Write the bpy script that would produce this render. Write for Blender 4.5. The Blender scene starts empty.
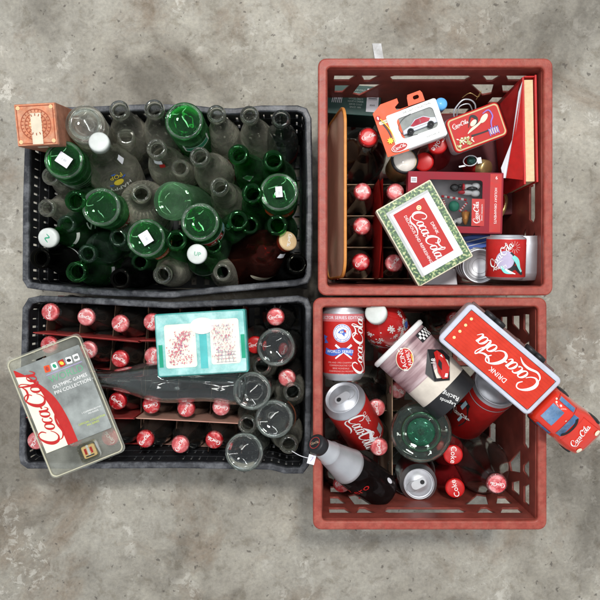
import bpy, math, random
from mathutils import Vector, Matrix
random.seed(7)
PI = math.pi
sc = bpy.context.scene
COL = sc.collection
CAMH, F = 1.28, 690.0

def P(px, py, z):
    """world point at height z that the photograph shows at (px, py)"""
    k = (CAMH - z) / F
    return Vector(((px - 300) * k, -(py - 300) * k, z))

# ------------------------------------------------------------------ materials
MC = {}
def nt(name):
    m = bpy.data.materials.new(name); m.use_nodes = True
    t = m.node_tree; t.nodes.clear()
    out = t.nodes.new('ShaderNodeOutputMaterial')
    return m, t, out

def N(t, typ, **kw):
    n = t.nodes.new(typ)
    for k, v in kw.items():
        if k.startswith('_'): setattr(n, k[1:], v)
        else: n.inputs[k.replace('__', ' ')].default_value = v
    return n

def ramp(t, src, stops):
    r = t.nodes.new('ShaderNodeValToRGB')
    el = r.color_ramp.elements
    while len(el) < len(stops): el.new(0.5)
    for e, (p, c) in zip(el, stops):
        e.position = p; e.color = (c[0], c[1], c[2], 1) if not isinstance(c, (int, float)) else (c, c, c, 1)
    t.links.new(src, r.inputs[0]); return r

def mat(name, col, rough=0.45, metal=0.0, var=0.12, scale=60, bump=0.0, dirt=None, dirt_amt=0.0, coat=0.0, spec=0.28):
    """principled surface with noise wear"""
    if name in MC: return MC[name]
    m, t, out = nt(name)
    b = N(t, 'ShaderNodeBsdfPrincipled', Roughness=rough, Metallic=metal)
    b.inputs['Coat Weight'].default_value = coat
    b.inputs['Specular IOR Level'].default_value = spec
    tc = N(t, 'ShaderNodeTexCoord')
    n1 = N(t, 'ShaderNodeTexNoise', Scale=scale, Detail=6.0, Roughness=0.6)
    t.links.new(tc.outputs['Object'], n1.inputs['Vector'])
    lo = [c * (1 - var) for c in col]; hi = [min(1, c * (1 + var) + var * 0.02) for c in col]
    r = ramp(t, n1.outputs['Fac'], [(0.3, lo), (0.7, hi)])
    cur = r.outputs[0]
    if dirt:
        n2 = N(t, 'ShaderNodeTexNoise', Scale=scale * 0.45, Detail=10.0, Roughness=0.75)
        t.links.new(tc.outputs['Object'], n2.inputs['Vector'])
        r2 = ramp(t, n2.outputs['Fac'], [(0.45, 0.0), (0.75, dirt_amt)])
        mx = N(t, 'ShaderNodeMix', _data_type='RGBA')
        t.links.new(r2.outputs[0], mx.inputs[0]); t.links.new(cur, mx.inputs[6])
        mx.inputs[7].default_value = (*dirt, 1); cur = mx.outputs[2]
    t.links.new(cur, b.inputs['Base Color'])
    rr = N(t, 'ShaderNodeMapRange'); rr.inputs[3].default_value = max(0.03, rough - 0.1); rr.inputs[4].default_value = min(1, rough + 0.15)
    t.links.new(n1.outputs['Fac'], rr.inputs[0]); t.links.new(rr.outputs[0], b.inputs['Roughness'])
    if bump:
        bp = N(t, 'ShaderNodeBump', Strength=bump, Distance=0.001)
        t.links.new(n1.outputs['Fac'], bp.inputs['Height']); t.links.new(bp.outputs[0], b.inputs['Normal'])
    t.links.new(b.outputs[0], out.inputs[0])
    MC[name] = m; return m

def glass(name, col, rough=0.02, haze=0.12, hazecol=(0.45, 0.42, 0.36), ior=1.45, wear=0.0):
    m, t, out = nt(name)
    g = N(t, 'ShaderNodeBsdfGlass', Color=(*col, 1), Roughness=rough, IOR=ior)
    tc = N(t, 'ShaderNodeTexCoord')
    n1 = N(t, 'ShaderNodeTexNoise', Scale=22.0, Detail=8.0, Roughness=0.7)
    oi = N(t, 'ShaderNodeObjectInfo')
    va = N(t, 'ShaderNodeVectorMath', _operation='ADD')
    t.links.new(tc.outputs['Object'], va.inputs[0]); t.links.new(oi.outputs['Location'], va.inputs[1])
    t.links.new(va.outputs[0], n1.inputs['Vector'])
    r = ramp(t, n1.outputs['Fac'], [(0.36, haze * 0.25), (0.56, haze * 0.9), (0.68, haze * 2.0)])
    sx = N(t, 'ShaderNodeSeparateXYZ'); t.links.new(tc.outputs['Object'], sx.inputs[0])
    mr = N(t, 'ShaderNodeMapRange'); mr.inputs[1].default_value = 0.165; mr.inputs[2].default_value = 0.205; mr.inputs[3].default_value = 1.0; mr.inputs[4].default_value = 0.12
    t.links.new(sx.outputs['Z'], mr.inputs[0])
    mb = N(t, 'ShaderNodeMapRange'); mb.inputs[1].default_value = 0.009; mb.inputs[2].default_value = 0.013; mb.inputs[3].default_value = 0.7; mb.inputs[4].default_value = 1.0
    t.links.new(sx.outputs['Z'], mb.inputs[0])
    hm = N(t, 'ShaderNodeMath', _operation='MULTIPLY'); t.links.new(mr.outputs[0], hm.inputs[0]); t.links.new(mb.outputs[0], hm.inputs[1])
    lw = N(t, 'ShaderNodeLayerWeight', Blend=0.3); fa = N(t, 'ShaderNodeMapRange'); fa.inputs[3].default_value = 0.65; fa.inputs[4].default_value = 2.0; t.links.new(lw.outputs['Facing'], fa.inputs[0])  # facing term paints lighter edges into the haze
    hq = N(t, 'ShaderNodeMath', _operation='MULTIPLY'); t.links.new(hm.outputs[0], hq.inputs[0]); t.links.new(fa.outputs[0], hq.inputs[1])
    hz = N(t, 'ShaderNodeMath', _operation='MULTIPLY'); t.links.new(hq.outputs[0], hz.inputs[0]); t.links.new(r.outputs[0], hz.inputs[1])
    if wear:
        z4 = N(t, 'ShaderNodeMath', _operation='MULTIPLY'); z4.inputs[1].default_value = 4.0; t.links.new(sx.outputs['Z'], z4.inputs[0])
        wb = ramp(t, z4.outputs[0], [(0.08, 0.0), (0.12, wear), (0.15, 0.0), (0.41, 0.0), (0.445, wear), (0.47, 0.0)])
        n3 = N(t, 'ShaderNodeTexNoise', Scale=160.0, Detail=4.0, Roughness=0.7); t.links.new(va.outputs[0], n3.inputs['Vector'])
        w3 = ramp(t, n3.outputs['Fac'], [(0.42, 0.15), (0.58, 1.0)])
        wm = N(t, 'ShaderNodeMath', _operation='MULTIPLY'); t.links.new(wb.outputs[0], wm.inputs[0]); t.links.new(w3.outputs[0], wm.inputs[1])
        wa = N(t, 'ShaderNodeMath', _operation='ADD'); wa.use_clamp = True; t.links.new(hz.outputs[0], wa.inputs[0]); t.links.new(wm.outputs[0], wa.inputs[1]); hz = wa
    d = N(t, 'ShaderNodeBsdfDiffuse', Color=(*hazecol, 1))
    tl = N(t, 'ShaderNodeBsdfTranslucent', Color=(*hazecol, 1))
    m1 = N(t, 'ShaderNodeMixShader', Fac=0.5)
    t.links.new(d.outputs[0], m1.inputs[1]); t.links.new(tl.outputs[0], m1.inputs[2])
    mx = N(t, 'ShaderNodeMixShader')
    t.links.new(hz.outputs[0], mx.inputs[0]); t.links.new(g.outputs[0], mx.inputs[1]); t.links.new(m1.outputs[0], mx.inputs[2])
    nb = N(t, 'ShaderNodeTexNoise', Scale=60.0, Detail=1.5, Roughness=0.5)
    t.links.new(va.outputs[0], nb.inputs['Vector'])
    bs = N(t, 'ShaderNodeMapRange'); bs.inputs[1].default_value = 0.0085; bs.inputs[2].default_value = 0.012; bs.inputs[3].default_value = 0.4; bs.inputs[4].default_value = 0.3
    t.links.new(sx.outputs['Z'], bs.inputs[0])
    bp = N(t, 'ShaderNodeBump', Strength=0.25, Distance=0.0009); t.links.new(bs.outputs[0], bp.inputs['Strength'])
    t.links.new(nb.outputs['Fac'], bp.inputs['Height']); t.links.new(bp.outputs[0], g.inputs['Normal'])
    t.links.new(mx.outputs[0], out.inputs[0]); return m

G_CLEAR = glass('clear_glass', (0.93, 0.95, 0.93), haze=0.27, hazecol=(0.9, 0.85, 0.72), wear=0.5)  # warm haze colour: dust plus painted light scatter from neighbouring glass
G_NEW = glass('clean_clear_glass', (0.95, 0.97, 0.96), haze=0.035, hazecol=(0.55, 0.55, 0.52))
G_GREEN = glass('green_glass', (0.30, 0.80, 0.38), haze=0.08, hazecol=(0.35, 0.6, 0.4), wear=0.25)
G_PALE = glass('pale_green_glass', (0.45, 0.83, 0.5), haze=0.22, hazecol=(0.4, 0.62, 0.42))
G_AQUA = glass('aqua_glass', (0.74, 0.92, 0.8), haze=0.12, hazecol=(0.4, 0.52, 0.45))
G_RIM = glass('pale_sheen_glass', (0.9, 0.94, 0.91), 0.05, haze=0.28, hazecol=(0.75, 0.8, 0.75))  # whitish haze paints a pale reflection into the foot rings
G_DARK = glass('dark_glass', (0.13, 0.13, 0.11), haze=0.05, hazecol=(0.25, 0.25, 0.25))
G_BROWN = glass('brown_glass', (0.62, 0.22, 0.17), haze=0.06, hazecol=(0.3, 0.12, 0.09))
M_COLA = mat('cola', (0.018, 0.007, 0.005), 0.12, coat=0.3, spec=0.5)
M_CAPW = mat('white_cap', (0.55, 0.58, 0.55), 0.35)
M_CAPT = mat('tan_cap', (0.55, 0.4, 0.22), 0.5)
M_CAPR = mat('red_plastic', (0.5, 0.012, 0.012), 0.3)
M_WHITE = mat('white_ink', (0.8, 0.8, 0.78), 0.5, var=0.05)
M_INKR = mat('red_ink', (0.45, 0.012, 0.012), 0.45, var=0.06)
M_REDP = mat('red_print', (0.45, 0.012, 0.01), 0.45, scale=90, var=0.12, dirt=(0.3, 0.03, 0.025), dirt_amt=0.5)
M_REDC = mat('red_card', (0.33, 0.02, 0.018), 0.6, scale=90, dirt=(0.45, 0.3, 0.25), dirt_amt=0.35)
M_TAN = mat('tan_card', (0.45, 0.3, 0.2), 0.8)
M_BLACK = mat('black_print', (0.015, 0.015, 0.017), 0.4)
M_SILVER = mat('aluminium', (0.56, 0.57, 0.6), 0.42, metal=0.8, var=0.05)
M_FOIL = mat('silver_foil', (0.5, 0.51, 0.53), 0.38, metal=0.55, var=0.05)
M_STICK = mat('sticker_paper', (0.72, 0.72, 0.76), 0.7, var=0.04)
M_YEL = mat('yellow_ink', (0.75, 0.55, 0.05), 0.5)
M_ORG = mat('orange_print', (0.66, 0.075, 0.012), 0.4)
M_BLUE = mat('blue_print', (0.05, 0.12, 0.45), 0.4)
M_GRN = mat('green_print', (0.02, 0.3, 0.16), 0.4)
M_CREAM = mat('cream_paper', (0.72, 0.66, 0.5), 0.6, var=0.08)
M_GOLD = mat('gold_metal', (0.7, 0.5, 0.22), 0.3, metal=0.8)
M_GREY = mat('grey_print', (0.22, 0.24, 0.23), 0.4, scale=25, var=0.5)

def cap_mat():
    m, t, out = nt('red_crown_cap')
    b = N(t, 'ShaderNodeBsdfPrincipled', Roughness=0.33)
    tc = N(t, 'ShaderNodeTexCoord'); oi = N(t, 'ShaderNodeObjectInfo')
    va = N(t, 'ShaderNodeVectorMath', _operation='ADD')
    t.links.new(tc.outputs['Object'], va.inputs[0]); t.links.new(oi.outputs['Location'], va.inputs[1])
    n = N(t, 'ShaderNodeTexNoise', Scale=140.0, Detail=5.0, Roughness=0.65)
    t.links.new(va.outputs[0], n.inputs['Vector'])
    r = ramp(t, n.outputs['Fac'], [(0.35, (0.42, 0.03, 0.035)), (0.52, (0.5, 0.09, 0.095)), (0.68, (0.64, 0.33, 0.32))])  # pale pink steps paint glare into the red cap colour
    hs = N(t, 'ShaderNodeHueSaturation'); t.links.new(r.outputs[0], hs.inputs['Color'])
    v1 = N(t, 'ShaderNodeMapRange'); v1.inputs[3].default_value = 0.72; v1.inputs[4].default_value = 1.15; t.links.new(oi.outputs['Random'], v1.inputs[0]); t.links.new(v1.outputs[0], hs.inputs['Value'])
    v2 = N(t, 'ShaderNodeMapRange'); v2.inputs[3].default_value = 1.2; v2.inputs[4].default_value = 0.85; t.links.new(oi.outputs['Random'], v2.inputs[0]); t.links.new(v2.outputs[0], hs.inputs['Saturation'])
    t.links.new(hs.outputs[0], b.inputs['Base Color']); b.inputs['Metallic'].default_value = 0.25
    bp = N(t, 'ShaderNodeBump', Strength=0.4, Distance=0.0005); t.links.new(n.outputs['Fac'], bp.inputs['Height']); t.links.new(bp.outputs[0], b.inputs['Normal'])
    t.links.new(b.outputs[0], out.inputs[0]); return m
M_CAP = cap_mat()

# ------------------------------------------------------------------ geometry
class G:
    def __init__(s): s.v = []; s.f = []; s.m = []; s.cur = 0
    def add(s, vs, fs, M=None):
        o = len(s.v)
        s.v += [(M @ Vector(v)) if M else Vector(v) for v in vs]
        s.f += [tuple(i + o for i in f) for f in fs]; s.m += [s.cur] * len(fs); return s
    def box(s, c, d, M=None):
        x, y, z = c; a, b, e = d[0] / 2, d[1] / 2, d[2] / 2
        vs = [(x + i * a, y + j * b, z + k * e) for i in (-1, 1) for j in (-1, 1) for k in (-1, 1)]
        return s.add(vs, [(0, 1, 3, 2), (4, 6, 7, 5), (0, 4, 5, 1), (2, 3, 7, 6), (0, 2, 6, 4), (1, 5, 7, 3)], M)
    def lathe(s, prof, seg=40, M=None, flute=0, amp=0.0, zr=(0, 0)):
        vs = []; fs = []; n = len(prof); idx = []
        for i, (r, z) in enumerate(prof):
            if r < 1e-6: idx.append([len(vs)] * seg); vs.append((0, 0, z)); continue
            row = []
            a_ = 0
            if flute and zr[0] < z < zr[1]:
                a_ = amp * math.sin(PI * (z - zr[0]) / (zr[1] - zr[0])) ** 0.5
            for j in range(seg):
                th = 2 * PI * j / seg; rr = r * (1 + a_ * math.cos(flute * th))
                row.append(len(vs)); vs.append((rr * math.cos(th), rr * math.sin(th), z))
            idx.append(row)
        for i in range(n - 1):
            A, B = idx[i], idx[i + 1]
            for j in range(seg):
                k = (j + 1) % seg
                q = []
                for w in (A[j], A[k], B[k], B[j]):
                    if w not in q: q.append(w)
                if len(q) > 2: fs.append(tuple(q))
        return s.add(vs, fs, M)
    def tube(s, pts, r, seg=8, M=None, closed=False):
        pts = [Vector(p) for p in pts]; n = len(pts); vs = []; fs = []
        for i, p in enumerate(pts):
            a = pts[max(i - 1, 0)]; b = pts[min(i + 1, n - 1)]
            if closed: a = pts[(i - 1) % n]; b = pts[(i + 1) % n]
            d = (b - a).normalized()
            u = d.cross(Vector((0.13, 0.21, 1))).normalized(); w = d.cross(u)
            rr = r[i] if isinstance(r, (list, tuple)) else r
            for j in range(seg):
                t = 2 * PI * j / seg; vs.append(p + rr * (math.cos(t) * u + math.sin(t) * w))
        for i in range(n if closed else n - 1):
            for j in range(seg):
                k = (j + 1) % seg; i2 = (i + 1) % n
                fs.append((i * seg + j, i * seg + k, i2 * seg + k, i2 * seg + j))
        if not closed: fs += [tuple(range(seg))[::-1], tuple((n - 1) * seg + j for j in range(seg))]
        return s.add(vs, fs, M)
    def loft(s, secs, cap=True, M=None):
        n = len(secs[0]); vs = [p for q in secs for p in q]; fs = []
        for i in range(len(secs) - 1):
            for j in range(n):
                k = (j + 1) % n; fs.append((i * n + j, i * n + k, (i + 1) * n + k, (i + 1) * n + j))
        if cap: fs += [tuple(range(n))[::-1], tuple((len(secs) - 1) * n + j for j in range(n))]
        return s.add(vs, fs, M)
    def geo(s, g, mp, lift=0.0):
        """2D decal geometry through a mapping (u,v,h)->xyz"""
        vs, fs = g
        return s.add([mp(v[0], v[1], lift + (v[2] if len(v) > 2 else 0)) for v in vs], fs)
    def mesh(s, name, smooth=True):
        me = bpy.data.meshes.new(name)
        me.from_pydata([tuple(v) for v in s.v], [], s.f)
        me.polygons.foreach_set('material_index', s.m)
        if smooth: me.polygons.foreach_set('use_smooth', [True] * len(s.f))
        me.update(); return me

def link(name, me, mats, parent=None, auto=None, bevel=0, label=None):
    o = bpy.data.objects.new(name, me); COL.objects.link(o)
    if not isinstance(mats, (list, tuple)): mats = [mats]
    if len(me.materials) == 0:
        for m in mats: me.materials.append(m)
    if parent: o.parent = parent
    if bevel:
        b = o.modifiers.new('bevel', 'BEVEL'); b.width = bevel; b.segments = 3; b.limit_method = 'ANGLE'; b.harden_normals = False
    if label: o['label'] = label
    return o
def part(name, g, mats, parent, smooth=True, bevel=0, angle=None, label=None, kind=None):
    me = g.mesh(name, smooth)
    if smooth and angle is not None:
        me.set_sharp_from_angle(angle=math.radians(angle))
    o = link(name, me, mats, parent, bevel=bevel, label=label)
    return o
def tag(o, label, cat, group=None):
    o['label'] = label; o['category'] = cat
    if group: o['group'] = group
    return o
def thing(name, label, cat, M, group=None):
    o = bpy.data.objects.new(name, None); COL.objects.link(o); o.empty_display_size = 0.02
    o.matrix_world = M; return tag(o, label, cat, group)

CAMV = Vector((0, 0, CAMH))
def frame(base, top, face=None, roll=0.0):
    """local Z along base->top, local X towards the camera"""
    z = (top - base).normalized(); mid = (base + top) / 2
    c = (face if face is not None else (CAMV - mid)).normalized()
    x = c - c.dot(z) * z
    if x.length < 0.15: x = Vector((0.3, -1, 0)) - Vector((0.3, -1, 0)).dot(z) * z
    x.normalize(); y = z.cross(x)
    M = Matrix((x, y, z)).transposed().to_4x4(); M.translation = base
    return M @ Matrix.Rotation(roll, 4, 'Z')
def place(top, bot, L, zt, zmin=0.012):
    """ends of a stick of length L whose ends show at the two pixels"""
    for _ in range(3):
        zb = zt - L * 0.9; T = P(top[0], top[1], zt)
        for _ in range(30):
            B = P(bot[0], bot[1], zb); dh = (Vector((B.x, B.y)) - Vector((T.x, T.y))).length
            zb = zt - math.sqrt(max(L * L - dh * dh, (0.1 * L) ** 2))
        if zb < zmin: zt += zmin - zb
        else: break
    B = P(bot[0], bot[1], zb)
    return T, T + (B - T).normalized() * L
def rotz(px, py, z, deg, tx=0, ty=0):
    """flat thing: centre pixel, height, turn in the picture plane, small tilts"""
    return Matrix.Translation(P(px, py, z)) @ Matrix.Rotation(math.radians(deg), 4, 'Z') @ Matrix.Rotation(math.radians(tx), 4, 'X') @ Matrix.Rotation(math.radians(ty), 4, 'Y')

# ---------- 2D decal pieces
def cr(p, n=8):
    out = []
    q = [p[0]] + list(p) + [p[-1]]
    for i in range(1, len(q) - 2):
        for k in range(n):
            t = k / n; a, b, c, d = q[i - 1], q[i], q[i + 1], q[i + 2]
            out.append(tuple(0.5 * ((2 * b[j]) + (-a[j] + c[j]) * t + (2 * a[j] - 5 * b[j] + 4 * c[j] - d[j]) * t * t + (-a[j] + 3 * b[j] - 3 * c[j] + d[j]) * t ** 3) for j in range(len(b))))
    out.append(tuple(p[-1])); return out
def ribbon(pts, w, n=6, z0=0.0, dz=0.000002):
    q = cr([(x, y, ww) for (x, y), ww in zip(pts, w)], n); vs = []; fs = []
    for i, (x, y, ww) in enumerate(q):
        a = q[max(i - 1, 0)]; b = q[min(i + 1, len(q) - 1)]
        dx, dy = b[0] - a[0], b[1] - a[1]; l = math.hypot(dx, dy) or 1
        nx, ny = -dy / l, dx / l; h = z0 + dz * i
        vs += [(x + nx * ww / 2, y + ny * ww / 2, h), (x - nx * ww / 2, y - ny * ww / 2, h)]
        if i: fs.append((2 * i - 2, 2 * i - 1, 2 * i + 1, 2 * i))
    return vs, fs
def join(*gs):
    vs, fs = [], []
    for g in gs:
        o = len(vs); vs += list(g[0]); fs += [tuple(i + o for i in f) for f in g[1]]
    return vs, fs
def tr(g, s=1.0, rot=0.0, dx=0.0, dy=0.0, sy=None, shear=0.0):
    c, n = math.cos(rot), math.sin(rot); sy = s if sy is None else sy; out = []
    for v in g[0]:
        x, y = v[0] * s + shear * v[1] * sy, v[1] * sy
        out.append((x * c - y * n + dx, x * n + y * c + dy, v[2] if len(v) > 2 else 0))
    return out, g[1]
def rect(w, h, nx=1, ny=1, cx=0, cy=0):
    vs = [(cx - w / 2 + w * i / nx, cy - h / 2 + h * j / ny, 0) for j in range(ny + 1) for i in range(nx + 1)]
    return vs, [(j * (nx + 1) + i, j * (nx + 1) + i + 1, (j + 1) * (nx + 1) + i + 1, (j + 1) * (nx + 1) + i) for j in range(ny) for i in range(nx)]
def rrect(w, h, r, n=5, cx=0, cy=0):
    out = []
    for (sx, sy, a0) in ((1, 1, 0), (-1, 1, 90), (-1, -1, 180), (1, -1, 270)):
        for k in range(n + 1):
            a = math.radians(a0 + 90 * k / n); out.append((cx + sx * (w / 2 - r) + r * math.cos(a), cy + sy * (h / 2 - r) + r * math.sin(a)))
    return out
def poly(pts): return [(x, y, 0) for x, y in pts], [tuple(range(len(pts)))]
def ell(rx, ry, n=28, rings=3, cx=0, cy=0):
    vs = [(cx, cy, 0)]; fs = []
    for k in range(1, rings + 1):
        for j in range(n):
            a = 2 * PI * j / n; vs.append((cx + rx * k / rings * math.cos(a), cy + ry * k / rings * math.sin(a), 0))
    for j in range(n): fs.append((0, 1 + j, 1 + (j + 1) % n))
    for k in range(1, rings):
        o, p = 1 + (k - 1) * n, 1 + k * n
        for j in range(n): fs.append((o + j, p + j, p + (j + 1) % n, o + (j + 1) % n))
    return vs, fs
def ring2(rx, ry, w, n=32, cx=0, cy=0, a0=0, a1=360):
    vs = []; fs = []
    for j in range(n + 1):
        a = math.radians(a0 + (a1 - a0) * j / n)
        vs += [(cx + rx * math.cos(a), cy + ry * math.sin(a), 0), (cx + (rx - w) * math.cos(a), cy + (ry - w) * math.sin(a), 0)]
        if j: fs.append((2 * j - 2, 2 * j, 2 * j + 1, 2 * j - 1))
    return vs, fs
TC = {}
def T(s, h=1.0):
    """centred sans lettering, cap height about h"""
    if s not in TC:
        cu = bpy.data.curves.new('lettering', 'FONT'); cu.body = s; cu.align_x = 'CENTER'; cu.align_y = 'CENTER'; cu.resolution_u = 2
        ob = bpy.data.objects.new('lettering', cu); COL.objects.link(ob)
        dg = bpy.context.evaluated_depsgraph_get(); me = ob.evaluated_get(dg).to_mesh()
        TC[s] = ([tuple(v.co) for v in me.vertices], [tuple(p.vertices) for p in me.polygons])
        ob.evaluated_get(dg).to_mesh_clear(); bpy.data.objects.remove(ob); bpy.data.curves.remove(cu)
    return tr(TC[s], h / 0.7)
def script_logo():
    S = []
    def el_(cx, cy, rx, ry, sl, a0, a1, wmin, wmax, k=12):
        p = []; w = []
        for i in range(k + 1):
            a = math.radians(a0 + (a1 - a0) * i / k); y = ry * math.sin(a)
            p.append((cx + rx * math.cos(a) + sl * y, cy + y)); w.append(wmin + (wmax - wmin) * abs(math.cos(a)) ** 1.5)
        return p, w
    def bigC(ox):
        S.append(([(2.0 + ox, 1.75), (2.35 + ox, 2.35), (2.1 + ox, 2.9), (1.45 + ox, 2.85), (0.7 + ox, 2.2), (0.25 + ox, 1.3), (0.35 + ox, 0.5), (0.95 + ox, 0.2), (1.6 + ox, 0.5), (2.05 + ox, 1.05)],
                  [0.12, 0.2, 0.16, 0.2, 0.42, 0.52, 0.42, 0.22, 0.14, 0.1]))
    bigC(0); S.append(([(0.35, 0.35), (0.55, -0.25), (1.4, -0.6), (2.7, -0.25), (3.8, -0.3), (4.7, -0.75)], [0.06, 0.2, 0.28, 0.34, 0.26, 0.05]))
    S.append(el_(2.75, 0.95, 0.42, 0.68, 0.3, 80, 440, 0.12, 0.34))
    S.append(([(3.1, 1.45), (3.35, 1.3), (3.6, 1.35)], [0.1, 0.1, 0.08]))
    S.append(el_(3.75, 0.95, 0.42, 0.68, 0.3, 50, 320, 0.12, 0.34))
    S.append(el_(4.7, 0.95, 0.42, 0.68, 0.3, 60, 420, 0.12, 0.34))
    S.append(([(5.35, 1.65), (5.15, 0.9), (5.15, 0.4), (5.4, 0.3), (5.7, 0.7)], [0.3, 0.32, 0.28, 0.16, 0.08]))
    S.append(([(5.55, 1.1), (6.05, 1.22)], [0.22, 0.26]))
    bigC(5.9); S.append(([(7.3, 2.95), (8.0, 2.35), (8.9, 2.3), (9.6, 2.8)], [0.1, 0.3, 0.26, 0.06]))
    S.append(el_(8.6, 0.95, 0.42, 0.68, 0.3, 80, 440, 0.12, 0.34))
    S.append(([(9.1, 0.8), (9.7, 1.9), (10.0, 2.75), (9.8, 3.1), (9.55, 2.6), (9.35, 1.4), (9.3, 0.55), (9.5, 0.25), (9.8, 0.55)], [0.08, 0.12, 0.14, 0.14, 0.22, 0.34, 0.34, 0.18, 0.1]))
    S.append(el_(10.3, 0.95, 0.42, 0.68, 0.3, 60, 420, 0.12, 0.34))
    S.append(([(10.95, 1.65), (10.75, 0.9), (10.75, 0.4), (11.0, 0.3), (11.45, 0.9)], [0.3, 0.32, 0.28, 0.16, 0.06]))
    gs = [ribbon(p, w, 4, z0=0.00003 * i) for i, (p, w) in enumerate(S)]
    return tr(join(*gs), 1 / 11.4, 0, -0.5, -0.1)
LOGO1 = script_logo()
def LOGO(w, rot=0, dx=0, dy=0): return tr(LOGO1, w, rot, dx, dy)
def flat(z): return lambda u, v, h: (u, v, z + h)
def cyl(r, z0=0.0, a0=0.0):
    return lambda u, v, h: ((r + h) * math.cos(a0 + u / r), (r + h) * math.sin(a0 + u / r), z0 + v)
def cone(rf, z0=0.0, a0=0.0):
    def f(u, v, h):
        r = rf(z0 + v) + h; a = a0 + u / rf(z0)
        return (r * math.cos(a), r * math.sin(a), z0 + v)
    return f
def deco(name, parent, mt, geos, mp, lift=0.0003, label=None):
    g = G()
    for k, q in enumerate(geos if isinstance(geos, list) else [geos]): g.geo(q, mp, lift + 0.00002 * k)
    me = g.mesh(name, False)
    return link(name, me, mt, parent, label=label)

def plate(name, outer, holes, th, mt, parent, bevel=0.0, M=None):
    """flat board with openings, thickness th centred on local z=0"""
    cu = bpy.data.curves.new(name, 'CURVE'); cu.dimensions = '2D'; cu.fill_mode = 'BOTH'; cu.extrude = max(th / 2 - bevel, 0.0001); cu.bevel_depth = bevel; cu.bevel_resolution = 1
    if bevel: cu.offset = -bevel
    for pts in [outer] + holes:
        sp = cu.splines.new('POLY'); sp.points.add(len(pts) - 1)
        for p, q in zip(sp.points, pts): p.co = (q[0], q[1], 0, 1)
        sp.use_cyclic_u = True
    ob = bpy.data.objects.new(name, cu); COL.objects.link(ob)
    dg = bpy.context.evaluated_depsgraph_get(); me = bpy.data.meshes.new_from_object(ob.evaluated_get(dg))
    bpy.data.objects.remove(ob); bpy.data.curves.remove(cu)
    if M: me.transform(M)
    me.materials.clear(); me.name = name
    return link(name, me, mt, parent)

# ------------------------------------------------------------------ bottles
def smooth_prof(p, n=5): return [(max(0, a), b) for a, b in cr(p, n)]
PROF = {
    # (outer profile from base edge to lip, wall, length)
    'soda':    ([(24, 0), (28, 2), (29, 6), (29, 40), (29, 80), (28.8, 115), (26, 140), (20, 165), (14.5, 188), (12.5, 210), (12.5, 222), (14, 224), (14.4, 229), (13, 232), (12.6, 235)], 2.6),
    'long':    ([(26, 0), (30, 2), (31, 7), (31, 45), (30.5, 85), (28.5, 115), (24, 145), (18.5, 175), (14.5, 205), (13.2, 226), (13.2, 232), (15.4, 234), (15.6, 242), (13.8, 245)], 2.8),
    'contour': ([(23, 0), (27, 2), (28, 6), (27.6, 20), (25, 42), (25, 55), (27.5, 82), (28, 100), (26, 118), (20.5, 138), (15.5, 158), (13, 175), (12.4, 186), (13.8, 188), (13.8, 192), (12.6, 195)], 2.8),
    'tallcontour': ([(27, 0), (31, 2), (32, 7), (31.6, 25), (28.5, 50), (28.5, 70), (31.5, 105), (32, 125), (29, 150), (23, 172), (17.5, 195), (14, 215), (13.4, 228), (15, 230), (15, 236), (13.5, 240)], 2.8),
    'wide':    ([(24.5, 0), (28, 1.5), (29.2, 5), (29.2, 40), (29, 95), (27.5, 125), (22, 152), (16.5, 175), (13.5, 200), (13, 222), (14.6, 224), (14.8, 231), (13.2, 235)], 2.6),
    'jug':     ([(36, 0), (41, 3), (43, 10), (43, 60), (43, 110), (40, 140), (31, 165), (20, 182), (15, 195), (14, 205), (15, 207), (15, 212), (13.5, 214)], 3.2),
    'flask':   ([(32, 0), (37, 3), (39.5, 10), (40, 40), (40, 75), (38, 98), (31, 120), (21, 136), (15, 150), (13.5, 160), (15, 162), (15, 169), (13.6, 171)], 3.2),
    'big':     ([(38, 0), (43, 3), (45, 10), (45, 60), (44, 120), (40, 150), (30, 180), (19, 210), (15, 235), (14, 245), (15.5, 247), (15.5, 254), (14, 256)], 3.5),
}
BM = {}
def bottle_mesh(kind):
    if kind in BM: return BM[kind]
    pr, wall = PROF[kind]; pr = [(a / 1000, b / 1000) for a, b in pr]; wall /= 1000
    out = smooth_prof(pr, 4)
    L = pr[-1][1]; rb = pr[0][0]
    inn = [(max(r - wall * (1.0 if z < L * 0.75 else 1.25), 0.004), z) for r, z in out if z > 0.008][::-1]
    inn[0] = (out[-1][0] - wall * 0.9, L - 0.0006)
    base = [(0, 0.0045), (rb * 0.35, 0.0042), (rb * 0.65, 0.003), (rb * 0.84, 0.0008), (rb * 0.93, -0.0002)]
    ib = [(inn[-1][0] * 0.9, 0.0072), (inn[-1][0] * 0.6, 0.0078), (inn[-1][0] * 0.3, 0.0088), (0, 0.009)]
    prof = base + out + inn + ib
    g = G(); fl = {'contour': (12, 0.018, (0.012, L * 0.62)), 'tallcontour': (12, 0.02, (0.012, L * 0.62))}.get(kind)
    if fl: g.lathe(prof, 60, None, *fl)
    else: g.lathe(prof, 44)
    # knurling beads round the foot
    me = g.mesh('glass_' + kind); BM[kind] = (me, L, inn, out); return BM[kind]
def radius_at(kind, z):
    o = bottle_mesh(kind)[3]
    for (r1, z1), (r2, z2) in zip(o, o[1:]):
        if z1 <= z <= z2 and z2 > z1: return r1 + (r2 - r1) * (z - z1) / (z2 - z1)
    return o[0][0] if z < 0.01 else o[-1][0]
def cap_mesh():
    g = G(); R = 0.0142
    rows = [(0, 0.0066), (R * 0.5, 0.0066), (R * 0.8, 0.0064), (R * 0.9, 0.0056), (R * 0.94, 0.0035)]
    g.lathe(rows, 48)
    g.lathe([(R * 0.94, 0.0035), (R * 0.97, 0.002), (R * 1.0, 0.0), (R * 0.93, 0.0002)], 48, None, 21, 0.022, (-0.002, 0.0036))
    return g.mesh('crown_cap')
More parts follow.
